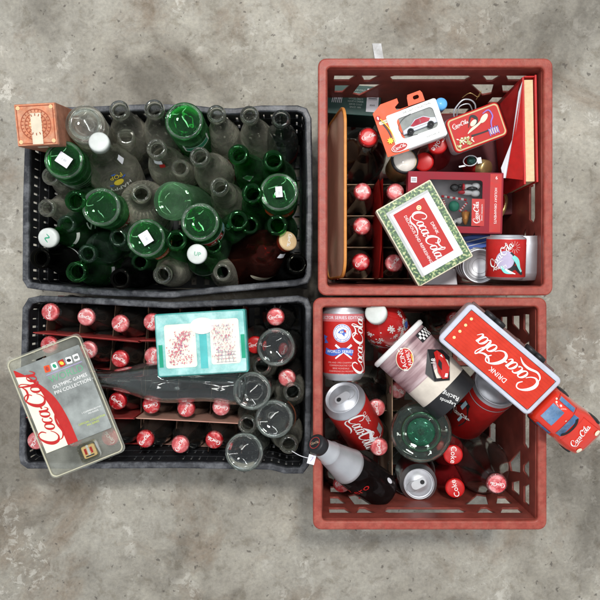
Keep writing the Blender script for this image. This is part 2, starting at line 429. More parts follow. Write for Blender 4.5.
CAPM = cap_mesh()
def screw_mesh(R, H):
    g = G(); g.lathe([(0, H), (R * 0.8, H), (R * 0.93, H - 0.0007), (R, H - 0.002), (R, 0.001), (R * 0.95, 0)], 60, None, 30, 0.012, (0.0, H - 0.001)); return g.mesh('screw_cap')
SCREW = screw_mesh(0.0148, 0.012)
_g = G(); _g.geo(LOGO(0.0215, 0.35), flat(0.0066), 0.0002); CAPLOGO = _g.mesh('script_lettering', False); CAPLOGO.materials.append(M_WHITE)
GM = {}
def cap_on(root, L, m=M_CAP, logo=True, kind='crown', rot=0.0):
    me = CAPM if kind == 'crown' else SCREW
    key = (me.name, m.name)
    if key not in GM: c = me.copy(); c.materials.append(m); GM[key] = c
    z = L - 0.0045 if kind == 'crown' else L - 0.009
    o = link('cap', GM[key], m, root); o.location = (0, 0, z); o.rotation_euler = (0, 0, rot)
    if logo:
        q = link('lettering', CAPLOGO, M_WHITE, o)
        if kind != 'crown': q.location = (0, 0, 0.0055)
    return o
def bottle(kind, glassm, top, bot, label, zt=0.235, up=True, group=None, name='glass_bottle', cat='bottle', roll=0.0, bnd=None):
    """top/bot = pixels of the visible and hidden end; up: mouth end is the visible one"""
    me, L, inn, out = bottle_mesh(kind)
    Tp, B = place(top, bot, L, zt)
    M = frame(B, Tp, roll=roll) if up else frame(Tp, B, roll=roll)
    r = thing(name, label, cat, M, group)
    key = (me.name, glassm.name)
    if key not in GM: c = me.copy(); c.materials.append(glassm); GM[key] = c
    link('glass', GM[key], glassm, r)
    return r, L
def liquid(root, kind, level=0.72, m=M_COLA):
    me, L, inn, out = bottle_mesh(kind); key = ('liq', kind, level, m.name)
    if key not in GM:
        pts = [(max(r - 0.0003, 0.001), z) for r, z in inn if z < L * level][::-1]
        g = G(); g.lathe([(0, pts[0][1])] + pts + [(0, pts[-1][1])], 36); q = g.mesh('liquid'); q.materials.append(m); GM[key] = q
    link('liquid', GM[key], m, root)
def gring(r, R=0.0265):
    g = G(); g.lathe([(R - 0.0022, 0.0), (R - 0.0005, -0.0014), (R + 0.0015, 0.0008), (R, 0.002)], 48); part('foot_ring', g, G_RIM, r)
def sticker(root, w=0.015, h=0.012, rot=0.3, x=0.0, y=0.0, z=0.0, under=True):
    # price sticker on the upturned base
    g = G(); g.geo(tr(rect(w, h), 1, rot, x, y), (lambda u, v, hh: (u, -v, -0.0012 - hh)), 0)
    o = part('price_sticker', g, M_STICK, root, smooth=False)
    g = G(); g.geo(tr(tr(T('1.00', 0.0035), 1), 1, rot, x, y), (lambda u, v, hh: (u, -v, -0.0014 - hh)), 0)
    part('lettering', g, M_GREY, o, smooth=False)
def on_bottle(root, kind, name, mt, geos, z0, a0=0.0, lift=0.0005, label=None):
    rf = lambda z: radius_at(kind, z)
    return deco(name, root, mt, geos, cone(rf, z0, a0), lift, label)

exec_parts = []
# ================================================================== SETTING
def concrete():
    m, t, out = nt('worn_concrete')
    b = N(t, 'ShaderNodeBsdfPrincipled', Roughness=0.85)
    tc = N(t, 'ShaderNodeTexCoord')
    def nz(s, d=8.0, r=0.6, dist=0.0):
        n = N(t, 'ShaderNodeTexNoise', Scale=s, Detail=d, Roughness=r, Distortion=dist); t.links.new(tc.outputs['Object'], n.inputs['Vector']); return n
    def mixc(fac, a, col, mode='MIX'):
        mx = N(t, 'ShaderNodeMix', _data_type='RGBA', _blend_type=mode)
        t.links.new(fac, mx.inputs[0]); t.links.new(a, mx.inputs[6])
        if isinstance(col, tuple): mx.inputs[7].default_value = (*col, 1)
        else: t.links.new(col, mx.inputs[7])
        return mx.outputs[2]
    base = ramp(t, nz(3.5, 8, 0.65).outputs['Fac'], [(0.3, (0.27, 0.25, 0.215)), (0.5, (0.375, 0.355, 0.31)), (0.72, (0.46, 0.44, 0.39))]).outputs[0]
    grey = ramp(t, nz(1.6, 3).outputs['Fac'], [(0.42, 0.0), (0.62, 0.7)]).outputs[0]
    c = mixc(grey, base, (0.28, 0.268, 0.24))
    brown = ramp(t, nz(6.0, 6, 0.7, 0.6).outputs['Fac'], [(0.52, 0.0), (0.68, 0.65)]).outputs[0]
    c = mixc(brown, c, (0.2, 0.145, 0.1))
    blot = ramp(t, nz(34, 9, 0.72, 0.4).outputs['Fac'], [(0.36, (0.76, 0.74, 0.7)), (0.48, (1.0, 1.0, 1.0)), (0.66, (1.1, 1.1, 1.08))]).outputs[0]
    mb_ = N(t, 'ShaderNodeMix', _data_type='RGBA', _blend_type='MULTIPLY'); mb_.inputs[0].default_value = 1; t.links.new(c, mb_.inputs[6]); t.links.new(blot, mb_.inputs[7]); c = mb_.outputs[2]
    fine = ramp(t, nz(160, 6, 0.7).outputs['Fac'], [(0.3, (0.8, 0.8, 0.8)), (0.7, (1.15, 1.14, 1.12))]).outputs[0]
    mx = N(t, 'ShaderNodeMix', _data_type='RGBA', _blend_type='MULTIPLY'); mx.inputs[0].default_value = 1
    t.links.new(c, mx.inputs[6]); t.links.new(fine, mx.inputs[7]); c = mx.outputs[2]
    # pale paint splashes: big patch mask times broken detail
    pm = nz(4.5, 4, 0.6, 1.2); pd = nz(38, 9, 0.75, 0.5)
    mul = N(t, 'ShaderNodeMath', _operation='MULTIPLY')
    r1 = ramp(t, pm.outputs['Fac'], [(0.5, 0.0), (0.64, 0.9)]); r2 = ramp(t, pd.outputs['Fac'], [(0.53, 0.0), (0.57, 0.8)])
    t.links.new(r1.outputs[0], mul.inputs[0]); t.links.new(r2.outputs[0], mul.inputs[1])
    c = mixc(mul.outputs[0], c, (0.55, 0.53, 0.48))
    # dark pits and specks
    vo = N(t, 'ShaderNodeTexNoise', Scale=70.0, Detail=3.0, Roughness=0.55); t.links.new(tc.outputs['Object'], vo.inputs['Vector'])
    st = ramp(t, nz(2.3, 5, 0.6, 0.8).outputs['Fac'], [(0.38, (0.48, 0.465, 0.44)), (0.46, (0.84, 0.83, 0.80)), (0.54, (1.0, 1.0, 0.98)), (0.66, (1.12, 1.1, 1.06))]).outputs[0]
    ms_ = N(t, 'ShaderNodeMix', _data_type='RGBA', _blend_type='MULTIPLY'); ms_.inputs[0].default_value = 1; t.links.new(c, ms_.inputs[6]); t.links.new(st, ms_.inputs[7]); c = ms_.outputs[2]
    pits = ramp(t, vo.outputs['Fac'], [(0.655, 0.0), (0.70, 0.7)]).outputs[0]
    c = mixc(pits, c, (0.07, 0.06, 0.05))
    # thin wandering scratches / cracks
    w = N(t, 'ShaderNodeTexVoronoi', _feature='DISTANCE_TO_EDGE', Scale=3.1)
    mp = N(t, 'ShaderNodeMix', _data_type='VECTOR'); mp.inputs[0].default_value = 0.12
    t.links.new(tc.outputs['Object'], mp.inputs[4]); t.links.new(nz(12, 4).outputs['Color'], mp.inputs[5]); t.links.new(mp.outputs[1], w.inputs['Vector'])
    cra = ramp(t, w.outputs['Distance'], [(0.0, 0.10), (0.006, 0.0)]).outputs[0]
    c = mixc(cra, c, (0.45, 0.42, 0.36))
    t.links.new(c, b.inputs['Base Color'])
    bp = N(t, 'ShaderNodeBump', Strength=0.5, Distance=0.0012)
    add = N(t, 'ShaderNodeMath', _operation='SUBTRACT'); t.links.new(pd.outputs['Fac'], add.inputs[0]); t.links.new(pits, add.inputs[1])
    t.links.new(add.outputs[0], bp.inputs['Height']); t.links.new(bp.outputs[0], b.inputs['Normal'])
    t.links.new(b.outputs[0], out.inputs[0]); return m
g = G(); g.geo(rect(6, 6, 2, 2), flat(0)); fl = part('concrete_floor', g, concrete(), None, smooth=False); fl['kind'] = 'structure'
# painted mark on the floor behind the upper red crate
g = G(); a = P(371, 44, 0); b2 = P(377, 66, 0); a.z = b2.z = 0
q = [P(372, 44, 0), P(381, 44, 0), P(392, 110, 0), P(383, 110, 0)]
g.add([(p.x, p.y, 0.003) for p in q], [(0, 1, 2, 3)][:1]); g.f[-1] = (3, 2, 1, 0)
pm = part('paint_stripe', g, mat('white_floor_paint', (0.6, 0.6, 0.6), 0.8, dirt=(0.25, 0.23, 0.2), dirt_amt=0.9), None, smooth=False); pm['kind'] = 'structure'

# ================================================================== CRATES
M_RCR = mat('faded_red_plastic', (0.235, 0.048, 0.034), 0.42, scale=38, var=0.25, bump=0.4, dirt=(0.10, 0.03, 0.025), dirt_amt=0.8)
M_RRIM = mat('lighter_red_rim', (0.275, 0.048, 0.033), 0.4, scale=110, var=0.2, bump=0.5, dirt=(0.40, 0.15, 0.105), dirt_amt=0.55)  # lighter red than the walls, with paler mottling
M_BCR = mat('black_crate_plastic', (0.018, 0.019, 0.022), 0.4, scale=40, bump=0.2)
M_BRIM = mat('scuffed_grey_black_rim', (0.026, 0.028, 0.034), 0.36, scale=85, var=0.4, bump=0.4, dirt=(0.3, 0.31, 0.33), dirt_amt=0.6)

def milk_crate(x0, y0, x1, y1, label):
    zr = 0.28; a = P(x0, y1, zr); b = P(x1, y0, zr)
    cx, cy = (a.x + b.x) / 2, (a.y + b.y) / 2; W, D = b.x - a.x, b.y - a.y
    r = thing('milk_crate', label, 'crate', Matrix.Translation((cx, cy, 0)), 'red plastic milk crates')
    plate('rim', rrect(W, D, 0.012), [rrect(W - 0.026, D - 0.026, 0.006)], 0.013, M_RRIM, r, 0.0022, Matrix.Translation((0, 0, zr - 0.0065)))
    plate('lower_rim', rrect(W - 0.002, D - 0.002, 0.013), [rrect(W - 0.023, D - 0.023, 0.007)], 0.006, M_RCR, r, 0.0015, Matrix.Translation((0, 0, zr - 0.036)))
    tp = 0.011; H = 0.262
    for k in range(4):
        half = (W if k % 2 == 0 else D) / 2 - 0.0125; dist = (D if k % 2 == 0 else W) / 2 - 0.0125
        out = [(-half, 0), (half, 0), (half - tp, -H), (-half + tp, -H)]
        s = half / 0.158; holes = []
        def q(pts): holes.append([(x * s, y) for x, y in pts])
        for sg in (-1, 1):
            def m(pts): q([(sg * x, y) for x, y in (pts if sg > 0 else pts[::-1])])
            m([(0.112, -0.025), (0.145, -0.025), (0.145, -0.047), (0.122, -0.047)])
            m([(0.076, -0.025), (0.105, -0.025), (0.098, -0.049), (0.09, -0.049)])
            m([(0.118, -0.066), (0.142, -0.066), (0.141, -0.098), (0.129, -0.098)])
            m([(0.119, -0.122), (0.139, -0.122), (0.138, -0.152), (0.119, -0.152)])
            m([(0.068, -0.062), (0.104, -0.062), (0.112, -0.105), (0.1, -0.112)])
            m([(0.112, -0.18), (0.135, -0.18), (0.134, -0.215), (0.112, -0.215)])
            m([(0.05, -0.18), (0.095, -0.18), (0.095, -0.215), (0.05, -0.215)])
        q([(-0.062, -0.031), (-0.055, -0.025), (0.055, -0.025), (0.062, -0.031), (0.055, -0.047), (-0.055, -0.047)])
        q([(-0.035, -0.18), (0.035, -0.18), (0.035, -0.215), (-0.035, -0.215)])
        M = Matrix.Translation((0, 0, zr - 0.008)) @ Matrix.Rotation(k * PI / 2, 4, 'Z') @ Matrix.Translation((0, -dist, 0)) @ Matrix.Rotation(PI / 2 + math.atan2(tp, H), 4, 'X')
        plate('wall', out, holes, 0.0035, M_RCR, r, 0.0008, M)
    bw, bd = W / 2 - 0.0125 - tp, D / 2 - 0.0125 - tp; holes = []
    for i in range(6):
        for j in range(6):
            holes.append(rrect(bw / 3 - 0.008, bd / 3 - 0.008, 0.004, 2, -bw + bw / 3 * (i + 0.5), -bd + bd / 3 * (j + 0.5)))
    plate('base', rrect(2 * bw, 2 * bd, 0.01), holes, 0.005, M_RCR, r, 0, Matrix.Translation((0, 0, 0.006)))
    return r
milk_crate(318, 58, 553, 295.5, 'faded red milk crate holding tins, boxes and a book')
milk_crate(313, 297.5, 547, 530, 'faded red milk crate holding cans, a printed cup and part of a toy truck')

def black_crate(outer_px, zr, inset_px, label, bow):
    pts = [P(x, y, zr) for x, y in outer_px]
    n = len(pts); c = sum(pts, Vector()) / n
    r = thing('bottle_crate', label, 'crate', Matrix.Translation((c.x, c.y, 0)), 'black plastic bottle crates')
    o2 = [(p.x - c.x, p.y - c.y) for p in pts]
    x0 = min(p[0] for p in o2); x1 = max(p[0] for p in o2); y0 = min(p[1] for p in o2); y1 = max(p[1] for p in o2)
    inner = []
    for i in range(n):
        a, b, d = o2[i - 1], o2[i], o2[(i + 1) % n]
        e1 = Vector((b[0] - a[0], b[1] - a[1])).normalized(); e2 = Vector((d[0] - b[0], d[1] - b[1])).normalized()
        nn = (Vector((-e1.y, e1.x)) + Vector((-e2.y, e2.x))).normalized()
        s = 0.0102 / max(0.5, nn.dot(Vector((-e1.y, e1.x)))); inner.append((b[0] + nn.x * s, b[1] + nn.y * s))
    plate('rim', o2, [inner], 0.010, M_BRIM, r, 0.0022, Matrix.Translation((0, 0, zr - 0.005)))
    # slatted walls follow the bowed rim
    tp = 0.007
    y0 += bow[0]; y1 -= bow[1]; W0, D0 = (x1 - x0) / 2 - 0.009, (y1 - y0) / 2 - 0.009; mx, my = (x0 + x1) / 2, (y0 + y1) / 2; H = zr - 0.012
    g = G()
    for i in range(n):
        a_, b_ = Vector(inner[i]), Vector(inner[(i + 1) % n]); d_ = b_ - a_; L_ = d_.length
        if L_ < 0.002: continue
        d_ /= L_; nrm = Vector((-d_.y, d_.x))
        X = Vector((d_.x, d_.y, 0)); Z = Vector((-nrm.x * tp / H, -nrm.y * tp / H, 1)).normalized(); Y = Z.cross(X)
        M = Matrix((X, Y, Z)).transposed().to_4x4(); o_ = a_ - nrm * 0.003; M.translation = (o_.x, o_.y, zr - 0.006)
        nb = max(1, round(L_ / 0.0135)); pt = L_ / nb
        for k in range(nb): g.box((pt * (k + 0.5), 0, -H * 0.5), ((pt * 0.74) if (k + i) % 6 else pt * 1.0, 0.003, H), M)
        for v, hh in ((0.006, 0.016), (0.045, 0.018), (0.085, 0.025), (0.135, 0.03), (H - 0.008, 0.03)):
            g.box((L_ / 2, 0, -v), (L_ + 0.001, 0.0044, hh), M)
    part('wall', g, M_BCR, r, smooth=False)
    g = G(); bw, bd = W0 - tp + 0.002, D0 - tp + 0.002
    for i in range(19): g.box((mx - bw + 2 * bw * i / 18, my, 0.006), (0.014, 2 * bd + 0.006, 0.005))
    for i in range(13): g.box((mx, my - bd + 2 * bd * i / 12, 0.006), (2 * bw + 0.006, 0.006, 0.0042))
    part('base', g, M_BCR, r, smooth=False)
    return r
UP = [(22, 280), (22.5, 200), (25, 120), (29, 110), (40, 107.5), (95, 106), (150, 103.5), (190, 104.5), (215, 107.5), (235, 108), (262, 105), (298, 105), (307, 108), (311.5, 118), (313, 200), (312, 275), (308, 283), (296, 286), (230, 292), (170, 298), (100, 295.5), (40, 290), (27, 288)]
LO = [(18.5, 455), (20, 380), (22, 308), (28, 298), (40, 295.5), (100, 298), (170, 302), (240, 299), (298, 295.5), (308, 298), (312, 308), (312, 380), (311, 440), (309, 466), (303, 474), (285, 474), (270, 470), (180, 468.5), (80, 469), (27, 469), (20, 464)]
black_crate(UP[::-1], 0.2, 8, 'black slatted crate full of empty green and clear bottles', (0.008, 0.003))
black_crate(LO[::-1], 0.2, 8, 'black slatted crate holding capped cola bottles and clear bottles', (0.004, 0.004))

# ================================================================== UPPER LEFT: EMPTY BOTTLES
GB = 'empty bottles piled in the upper black crate'
def ul(kind, gm, top, bot, label, zt=0.225, up=True, **k):
    bot = (max(90, min(281, bot[0])), max(160, min(273, bot[1])))
    return bottle(kind, gm, top, bot, label, zt, up, GB, **k)
# the back row of clear bottles against the top rim
def small_label(r, kind, z0, a0=0.0, w=0.026, h=0.018, txt='SODA', m=None):
    on_bottle(r, kind, 'label', m or M_REDP, rect(w, h, 8, 3), z0, a0)
    on_bottle(r, kind, 'lettering', M_WHITE, T(txt, 0.007), z0, a0, 0.0009)
ul('tallcontour', G_CLEAR, (119, 109), (141, 155), 'dusty clear bottle at the top rim, mouth just right of the wide ringed bottle base', 0.235)
r, L = ul('tallcontour', G_CLEAR, (154, 108), (172, 153), 'dusty clear bottle at the top rim, immediately left of the big green upturned base', 0.235)
r, L = ul('soda', G_CLEAR, (216, 113), (232, 158), 'dusty clear bottle at the top rim, immediately right of the big green upturned base', 0.232)
on_bottle(r, 'soda', 'label', M_REDP, rect(0.03, 0.02, 8, 3), 0.085)
r, L = ul('soda', G_CLEAR, (249, 114), (264, 158), 'dusty clear bottle second from the right along the top rim', 0.232)
on_bottle(r, 'soda', 'label', M_REDP, rect(0.024, 0.03, 8, 3), 0.08, 0.3)
r, L = ul('soda', G_NEW, (281, 118), (294, 146), 'clean clear bottle with a reddish foot in the top right corner of the crate', 0.232)
on_bottle(r, 'soda', 'label', M_REDC, rect(0.11, 0.02, 26, 3), 0.075)
r, L = ul('tallcontour', G_CLEAR, (156, 148), (180, 186), 'dusty clear bottle with a small red and white neck label in the middle', 0.238)
on_bottle(r, 'tallcontour', 'label', M_STICK, rect(0.012, 0.012, 5, 3), 0.212, -0.7); on_bottle(r, 'tallcontour', 'neck_seal', M_REDP, rect(0.008, 0.01, 4, 3), 0.2, -0.4)
r, L = ul('tallcontour', G_CLEAR, (199, 156), (228, 190), 'dusty clear bottle lying below the big green upturned base, mouth towards the top', 0.238)
on_bottle(r, 'tallcontour', 'label', M_REDP, rect(0.014, 0.02, 8, 3), 0.105, 0.9)
r, L = ul('soda', G_CLEAR, (219, 186), (236, 213), 'clear bottle with a thin glass ring round its shoulder near the middle of the pile', 0.24)
g = G(); g.lathe([(0.0205, 0.166), (0.0218, 0.168), (0.0205, 0.170)], 40); part('shoulder_ring', g, G_NEW, r)
# base-up clear, top left
r, L = ul('wide', G_CLEAR, (85, 124), (112, 152), 'wide clear bottle standing upside down beside the orange carton', 0.225, up=False)
g = G(); g.lathe([(0.0185, 0.0), (0.021, -0.0016), (0.0235, 0.0), (0.021, 0.001)], 44); part('foot_ring', g, G_RIM, r)
# white capped printed bottle
def pop(r, kind, z0, big=True):
    u = radius_at(kind, z0)
    on_bottle(r, kind, 'printed_sun', M_YEL, ell(0.008, 0.006), z0)
    on_bottle(r, kind, 'lettering', M_WHITE, [tr(T('HAPPY', 0.008), 1, PI, 0, -0.013)], z0)
    on_bottle(r, kind, 'blue_lettering', M_YEL, [tr(T('POP', 0.009), 1, PI, 0, 0.013)], z0)
    on_bottle(r, kind, 'blue_print', M_BLUE, [rect(0.006, 0.003, 3, 1, -0.012, -0.004), rect(0.006, 0.003, 3, 1, 0.012, 0.006), rect(0.008, 0.0026, 3, 1, -0.004, 0.019)], z0, 0, 0.0007)
r, L = ul('big', G_CLEAR, (99, 142), (126, 196), 'white capped clear bottle printed HAPPY POP with a yellow sun', 0.235)
cap_on(r, L, M_CAPW, False, 'screw'); pop(r, 'big', 0.168)
on_bottle(r, 'big', 'paper_scrap', M_STICK, rect(0.009, 0.016, 3, 3), 0.2, 0.9)
r, L = ul('jug', G_CLEAR, (141, 193), (150, 222), 'upright ribbed clear bottle with yellow print in the centre left of the pile', 0.215)
on_bottle(r, 'jug', 'yellow_print', M_YEL, [tr(T('POP', 0.012), 1, 1.2), ell(0.005, 0.007, cx=0.02, cy=0.01), rect(0.012, 0.004, 4, 1, -0.018, -0.012), rect(0.004, 0.014, 2, 3, 0.012, -0.014)], 0.12, -1.5)
# ridges on its shoulder
g = G()
for k in range(28):
    a = 2 * PI * k / 28
    pts = [((radius_at('jug', z) + 0.0002) * math.cos(a), (radius_at('jug', z) + 0.0002) * math.sin(a), z) for z in (0.14, 0.15, 0.16, 0.17, 0.178)]
    g.tube([Vector(p) for p in pts], 0.0009, 5)
part('shoulder_ribs', g, G_CLEAR, r)
# green ones
def rings(r, kind, zs, m=G_PALE):
    g = G()
    for z in zs:
        q = radius_at(kind, z); g.lathe([(q - 0.0002, z - 0.001), (q + 0.0009, z), (q - 0.0002, z + 0.001)], 44)
    part('moulded_rings', g, m, r)
r, L = ul('wide', G_GREEN, (184, 121), (206, 158), 'large dark green bottle upside down at the top rim with a white side band', 0.235, up=False)
k = 'wide'; gring(r, 0.026)
on_bottle(r, k, 'white_band', M_WHITE, [rect(0.045, 0.0025, 12, 1, 0, 0.012), rect(0.0025, 0.03, 1, 4, -0.0215, -0.003), rect(0.0025, 0.03, 1, 4, 0.0215, -0.003), rect(0.05, 0.0015, 12, 1, 0, -0.006)], 0.05)
on_bottle(r, k, 'label', M_GRN, rect(0.04, 0.02, 10, 2, 0, 0.003), 0.05, 0, 0.0002)
r, L = ul('wide', G_GREEN, (64, 160), (96, 186), 'large green bottle upside down with a white sticker on its base, below the orange carton', 0.24, up=False)
gring(r); rings(r, 'wide', (0.055, 0.066, 0.077, 0.088), G_RIM); sticker(r, 0.021, 0.017, 0.1)
r, L = ul('wide', G_GREEN, (101, 207), (132, 221), 'large bright green bottle upside down with red lettering, left half of the pile', 0.24, up=False)
on_bottle(r, 'wide', 'label', M_REDC, rect(0.05, 0.022, 12, 3), 0.075, 0.1, 0.0003)
on_bottle(r, 'wide', 'lettering', M_WHITE, tr(T('COLA', 0.014), 1, 0), 0.075, 0.1, 0.0006)
g = G(); g.lathe([(0.0235, 0.0), (0.0262, -0.0016), (0.0288, 0.0012), (0.026, 0.002)], 48); part('foot_ring', g, G_RIM, r)
r, L = ul('wide', G_GREEN, (146, 238), (170, 250), 'green bottle upside down with a white sticker, low in the middle of the pile', 0.225, up=False)
gring(r); sticker(r, 0.019, 0.016, -0.55); on_bottle(r, 'wide', 'label', M_ORG, rect(0.05, 0.025, 12, 3), 0.05, 0.0, 0.0003); on_bottle(r, 'wide', 'lettering', M_WHITE, T('CRUSH', 0.01), 0.05, 0, 0.0006)
r, L = ul('wide', G_PALE, (172, 201), (214, 206), 'pale frosted green bottle upside down in the centre, lying towards the right', 0.24, up=False)
r, L = ul('wide', G_GREEN, (200, 222), (220, 243), 'green bottle upside down with a red and white side label in the centre right', 0.24, up=False)
on_bottle(r, 'wide', 'label', M_REDP, rect(0.034, 0.026, 12, 3, 0.004), 0.045, 0.0, 0.0003)
on_bottle(r, 'wide', 'lettering', M_WHITE, [T('UP', 0.014), rect(0.05, 0.003, 10, 1, 0, 0.016), rect(0.05, 0.003, 10, 1, 0, -0.016)], 0.045, 0, 0.0006)
on_bottle(r, 'wide', 'pale_print', mat('pale_blue_ink', (0.35, 0.6, 0.7), 0.5), rect(0.012, 0.022, 4, 3, -0.023), 0.045, 0, 0.0005)
g = G(); g.lathe([(0.0235, 0.0), (0.0262, -0.0016), (0.0288, 0.0012), (0.026, 0.002)], 48); part('foot_ring', g, G_RIM, r)
r, L = ul('wide', G_GREEN, (279, 192), (293, 216), 'green bottle upside down with a small white price sticker near the right rim', 0.235, up=False)
gring(r); sticker(r, 0.016, 0.01, 0.0); on_bottle(r, 'wide', 'label', M_ORG, rect(0.05, 0.028, 12, 3), 0.055, 0.1, 0.0003); on_bottle(r, 'wide', 'lettering', M_CREAM, T('DRY', 0.012), 0.055, 0.1, 0.0006)
r, L = ul('long', G_GREEN, (238, 154), (262, 187), 'dark green long neck bottle with a white neck label, mouth right of centre', 0.24)
on_bottle(r, 'long', 'label', M_STICK, poly([(-0.009, 0.0), (0, 0.012), (0.009, 0), (0, -0.012)]), 0.168, -0.5)
ul('long', G_GREEN, (273, 160), (288, 187), 'dark green long neck bottle partly covered by the stickered green base at the right rim', 0.228)
ul('long', G_GREEN, (252, 193), (262, 216), 'dark green long neck bottle just right of the ringed clear bottle', 0.23)
ul('long', G_GREEN, (238, 220), (234, 236), 'dark green bottle mouth directly left of the big brown bottle', 0.225)
ul('long', G_GREEN, (277, 225), (281, 232), 'dark green bottle mouth right above the tan cap of the brown bottle', 0.225)
ul('long', G_DARK, (297, 264), (296, 282), 'black glass bottle mouth in the bottom right corner of the pile', 0.2)
r, L = ul('flask', G_BROWN, (288, 241), (240, 266), 'big dark brown bottle with a tan cap lying in the lower right', 0.235)
cap_on(r, L, M_CAPT, True, 'screw', 0.4); liquid(r, 'flask', 0.78, mat('dark_syrup', (0.035, 0.007, 0.006), 0.12, coat=0.6, spec=0.5))
on_bottle(r, 'flask', 'paper_tag', M_CREAM, ell(0.026, 0.008), 0.08, 1.2)
on_bottle(r, 'flask', 'neck_label', M_STICK, rect(0.01, 0.01, 4, 2), 0.145, 1.2)
ul('long', G_GREEN, (176, 240), (186, 256), 'green bottle with only its round mouth showing between two upturned green bases', 0.235)
r, L = ul('soda', G_GREEN, (197, 254), (211, 264), 'short green bottle with a white cap by the bottom rim', 0.225); c_ = cap_on(r, L, M_CAPW, False, 'screw', 0.8); deco('green_mark', c_, M_GRN, [tr(T('UP', 0.006), 1, 0.3, 0.001, 0)], flat(0.0121))
g = G(); g.lathe([(radius_at('soda', 0.132) + 0.0003, 0.13), (radius_at('soda', 0.132) + 0.0012, 0.132), (radius_at('soda', 0.134) + 0.0003, 0.134)], 40); part('foot_ring', g, G_RIM, r)
ul('soda', G_CLEAR, (162, 275), (183, 266), 'misty clear bottle leaning to the right along the bottom rim', 0.225)
r, L = ul('long', G_DARK, (120, 279), (150, 266), 'black glass bottle with its round mouth over the bottom rim', 0.215)
r, L = ul('long', G_GREEN, (76, 272), (110, 268), 'green bottle with a pale paper label lying along the bottom rim', 0.22)
on_bottle(r, 'long', 'label', M_STICK, rect(0.02, 0.016, 6, 3), 0.115, -0.3)
g = G(); g.lathe([(0.0312, 0.1), (0.032, 0.101), (0.0305, 0.103)], 40); part('shoulder_ring', g, G_NEW, r)
r, L = ul('soda', G_AQUA, (87, 254), (118, 244), 'pale clear bottle mouth between the white capped green bottle and the bottom rim', 0.225)
r, L = ul('long', G_DARK, (40, 258), (80, 262), 'black glass bottle in the bottom left corner of the pile', 0.21)
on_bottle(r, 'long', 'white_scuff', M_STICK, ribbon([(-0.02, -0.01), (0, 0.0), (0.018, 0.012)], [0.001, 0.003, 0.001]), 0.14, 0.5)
r, L = ul('soda', G_GREEN, (48, 238), (104, 226), 'green bottle with a white screw cap and white printed letters, lying at the left', 0.222)
c_ = cap_on(r, L, M_CAPW, False, 'screw', 1.1); deco('green_mark', c_, M_GRN, [ribbon([(-0.006, -0.002), (-0.001, 0.003), (0.002, -0.003), (0.006, 0.002)], [0.001, 0.0018, 0.0018, 0.001])], flat(0.0121))
on_bottle(r, 'soda', 'lettering', M_WHITE, tr(T('S', 0.026), 1, 0.0), 0.125, 0.2); on_bottle(r, 'soda', 'white_dash', M_WHITE, rect(0.02, 0.008, 6, 2), 0.168, -0.6)
r, L = ul('contour', G_CLEAR, (46, 208), (84, 210), 'fluted clear bottle lying at the left rim above the white capped green bottle', 0.205)
r, L = ul('contour', G_CLEAR, (50, 176), (84, 188), 'fluted clear bottle lying at the left rim under the ringed green bottle', 0.205)
ul('long', G_GREEN, (75, 201), (104, 203), 'green bottle mouth tucked left of the bright green upturned base', 0.225)
# deep fillers that show between the others
for (t_, b_, gm, lab) in (((213, 245), (225, 256), G_GREEN, 'green bottle low down between the white cap and the brown bottle'),
                          ((222, 272), (232, 280), G_CLEAR, 'short clear bottle deep beside the bottom rim left of the brown bottle'),
                          ((66, 224), (92, 222), G_AQUA, 'pale bottle low down left of the bright green upturned base'),
                          ((140, 262), (150, 258), G_GREEN, 'green bottle low down above the misty clear bottle'),
                          ((126, 136), (128, 165), G_CLEAR, 'clear bottle low down between the white cap and the back row'),
                          ((250, 225), (252, 228), G_GREEN, 'green bottle low down above the brown bottle'),
                          ((180, 168), (190, 176), G_CLEAR, 'clear bottle low down left of the green banded bottle'),
                          ((118, 238), (136, 232), G_AQUA, 'pale green bottle deep between the bright green base and the stickered base')):
    ul('contour', gm, t_, b_, lab, 0.18)

# orange carton standing in the corner
Tc, Bc = P(36, 124.5, 0.28), P(84, 139, 0.07)
M = frame(Bc, Tc); Lc = (Tc - Bc).length
x_ = Vector((1, 0.05, 0)); z_ = (Tc - Bc).normalized(); x_ = (x_ - x_.dot(z_) * z_).normalized(); y_ = z_.cross(x_)
M = Matrix((x_, y_, z_)).transposed().to_4x4(); M.translation = Bc
r = thing('bottle_carton', 'worn orange printed carton with a round sunburst emblem, leaning out of the crate corner', 'box', M)
M_CART = mat('orange_carton', (0.50, 0.18, 0.09), 0.7, scale=120, var=0.25, dirt=(0.7, 0.5, 0.35), dirt_amt=0.5)
M_CARS = mat('brown_carton_side', (0.30, 0.12, 0.07), 0.7, scale=80, var=0.3, dirt=(0.45, 0.3, 0.2), dirt_amt=0.4)
S = 0.0605
g = G(); g.box((0, 0, Lc / 2 - 0.001), (S, S, Lc - 0.002)); part('carton', g, M_CARS, r, False, 0.0015)
g = G(); g.box((0, 0, Lc - 0.0005), (S - 0.002, S - 0.002, 0.0016)); part('lid', g, M_CART, r, False, 0.0004)
mp = flat(Lc + 0.0004); M_MAND = mat('dark_orange_ink', (0.3, 0.07, 0.03), 0.6); M_PALEI = mat('pale_gold_ink', (0.72, 0.5, 0.26), 0.6)
gs = [ring2(0.0225, 0.0225, 0.0012), ring2(0.0165, 0.0165, 0.001), ring2(0.011, 0.011, 0.0008)]
for k in range(24):
    a = 2 * PI * k / 24; gs.append(tr(rect(0.003, 0.0011), 1, a, 0.0196 * math.cos(a), 0.0196 * math.sin(a)))
for k in range(16):
    a = 2 * PI * k / 16; gs.append(tr(rect(0.0035, 0.0013), 1, a, 0.0138 * math.cos(a), 0.0138 * math.sin(a)))
deco('emblem', r, M_MAND, gs, mp)
gs = []
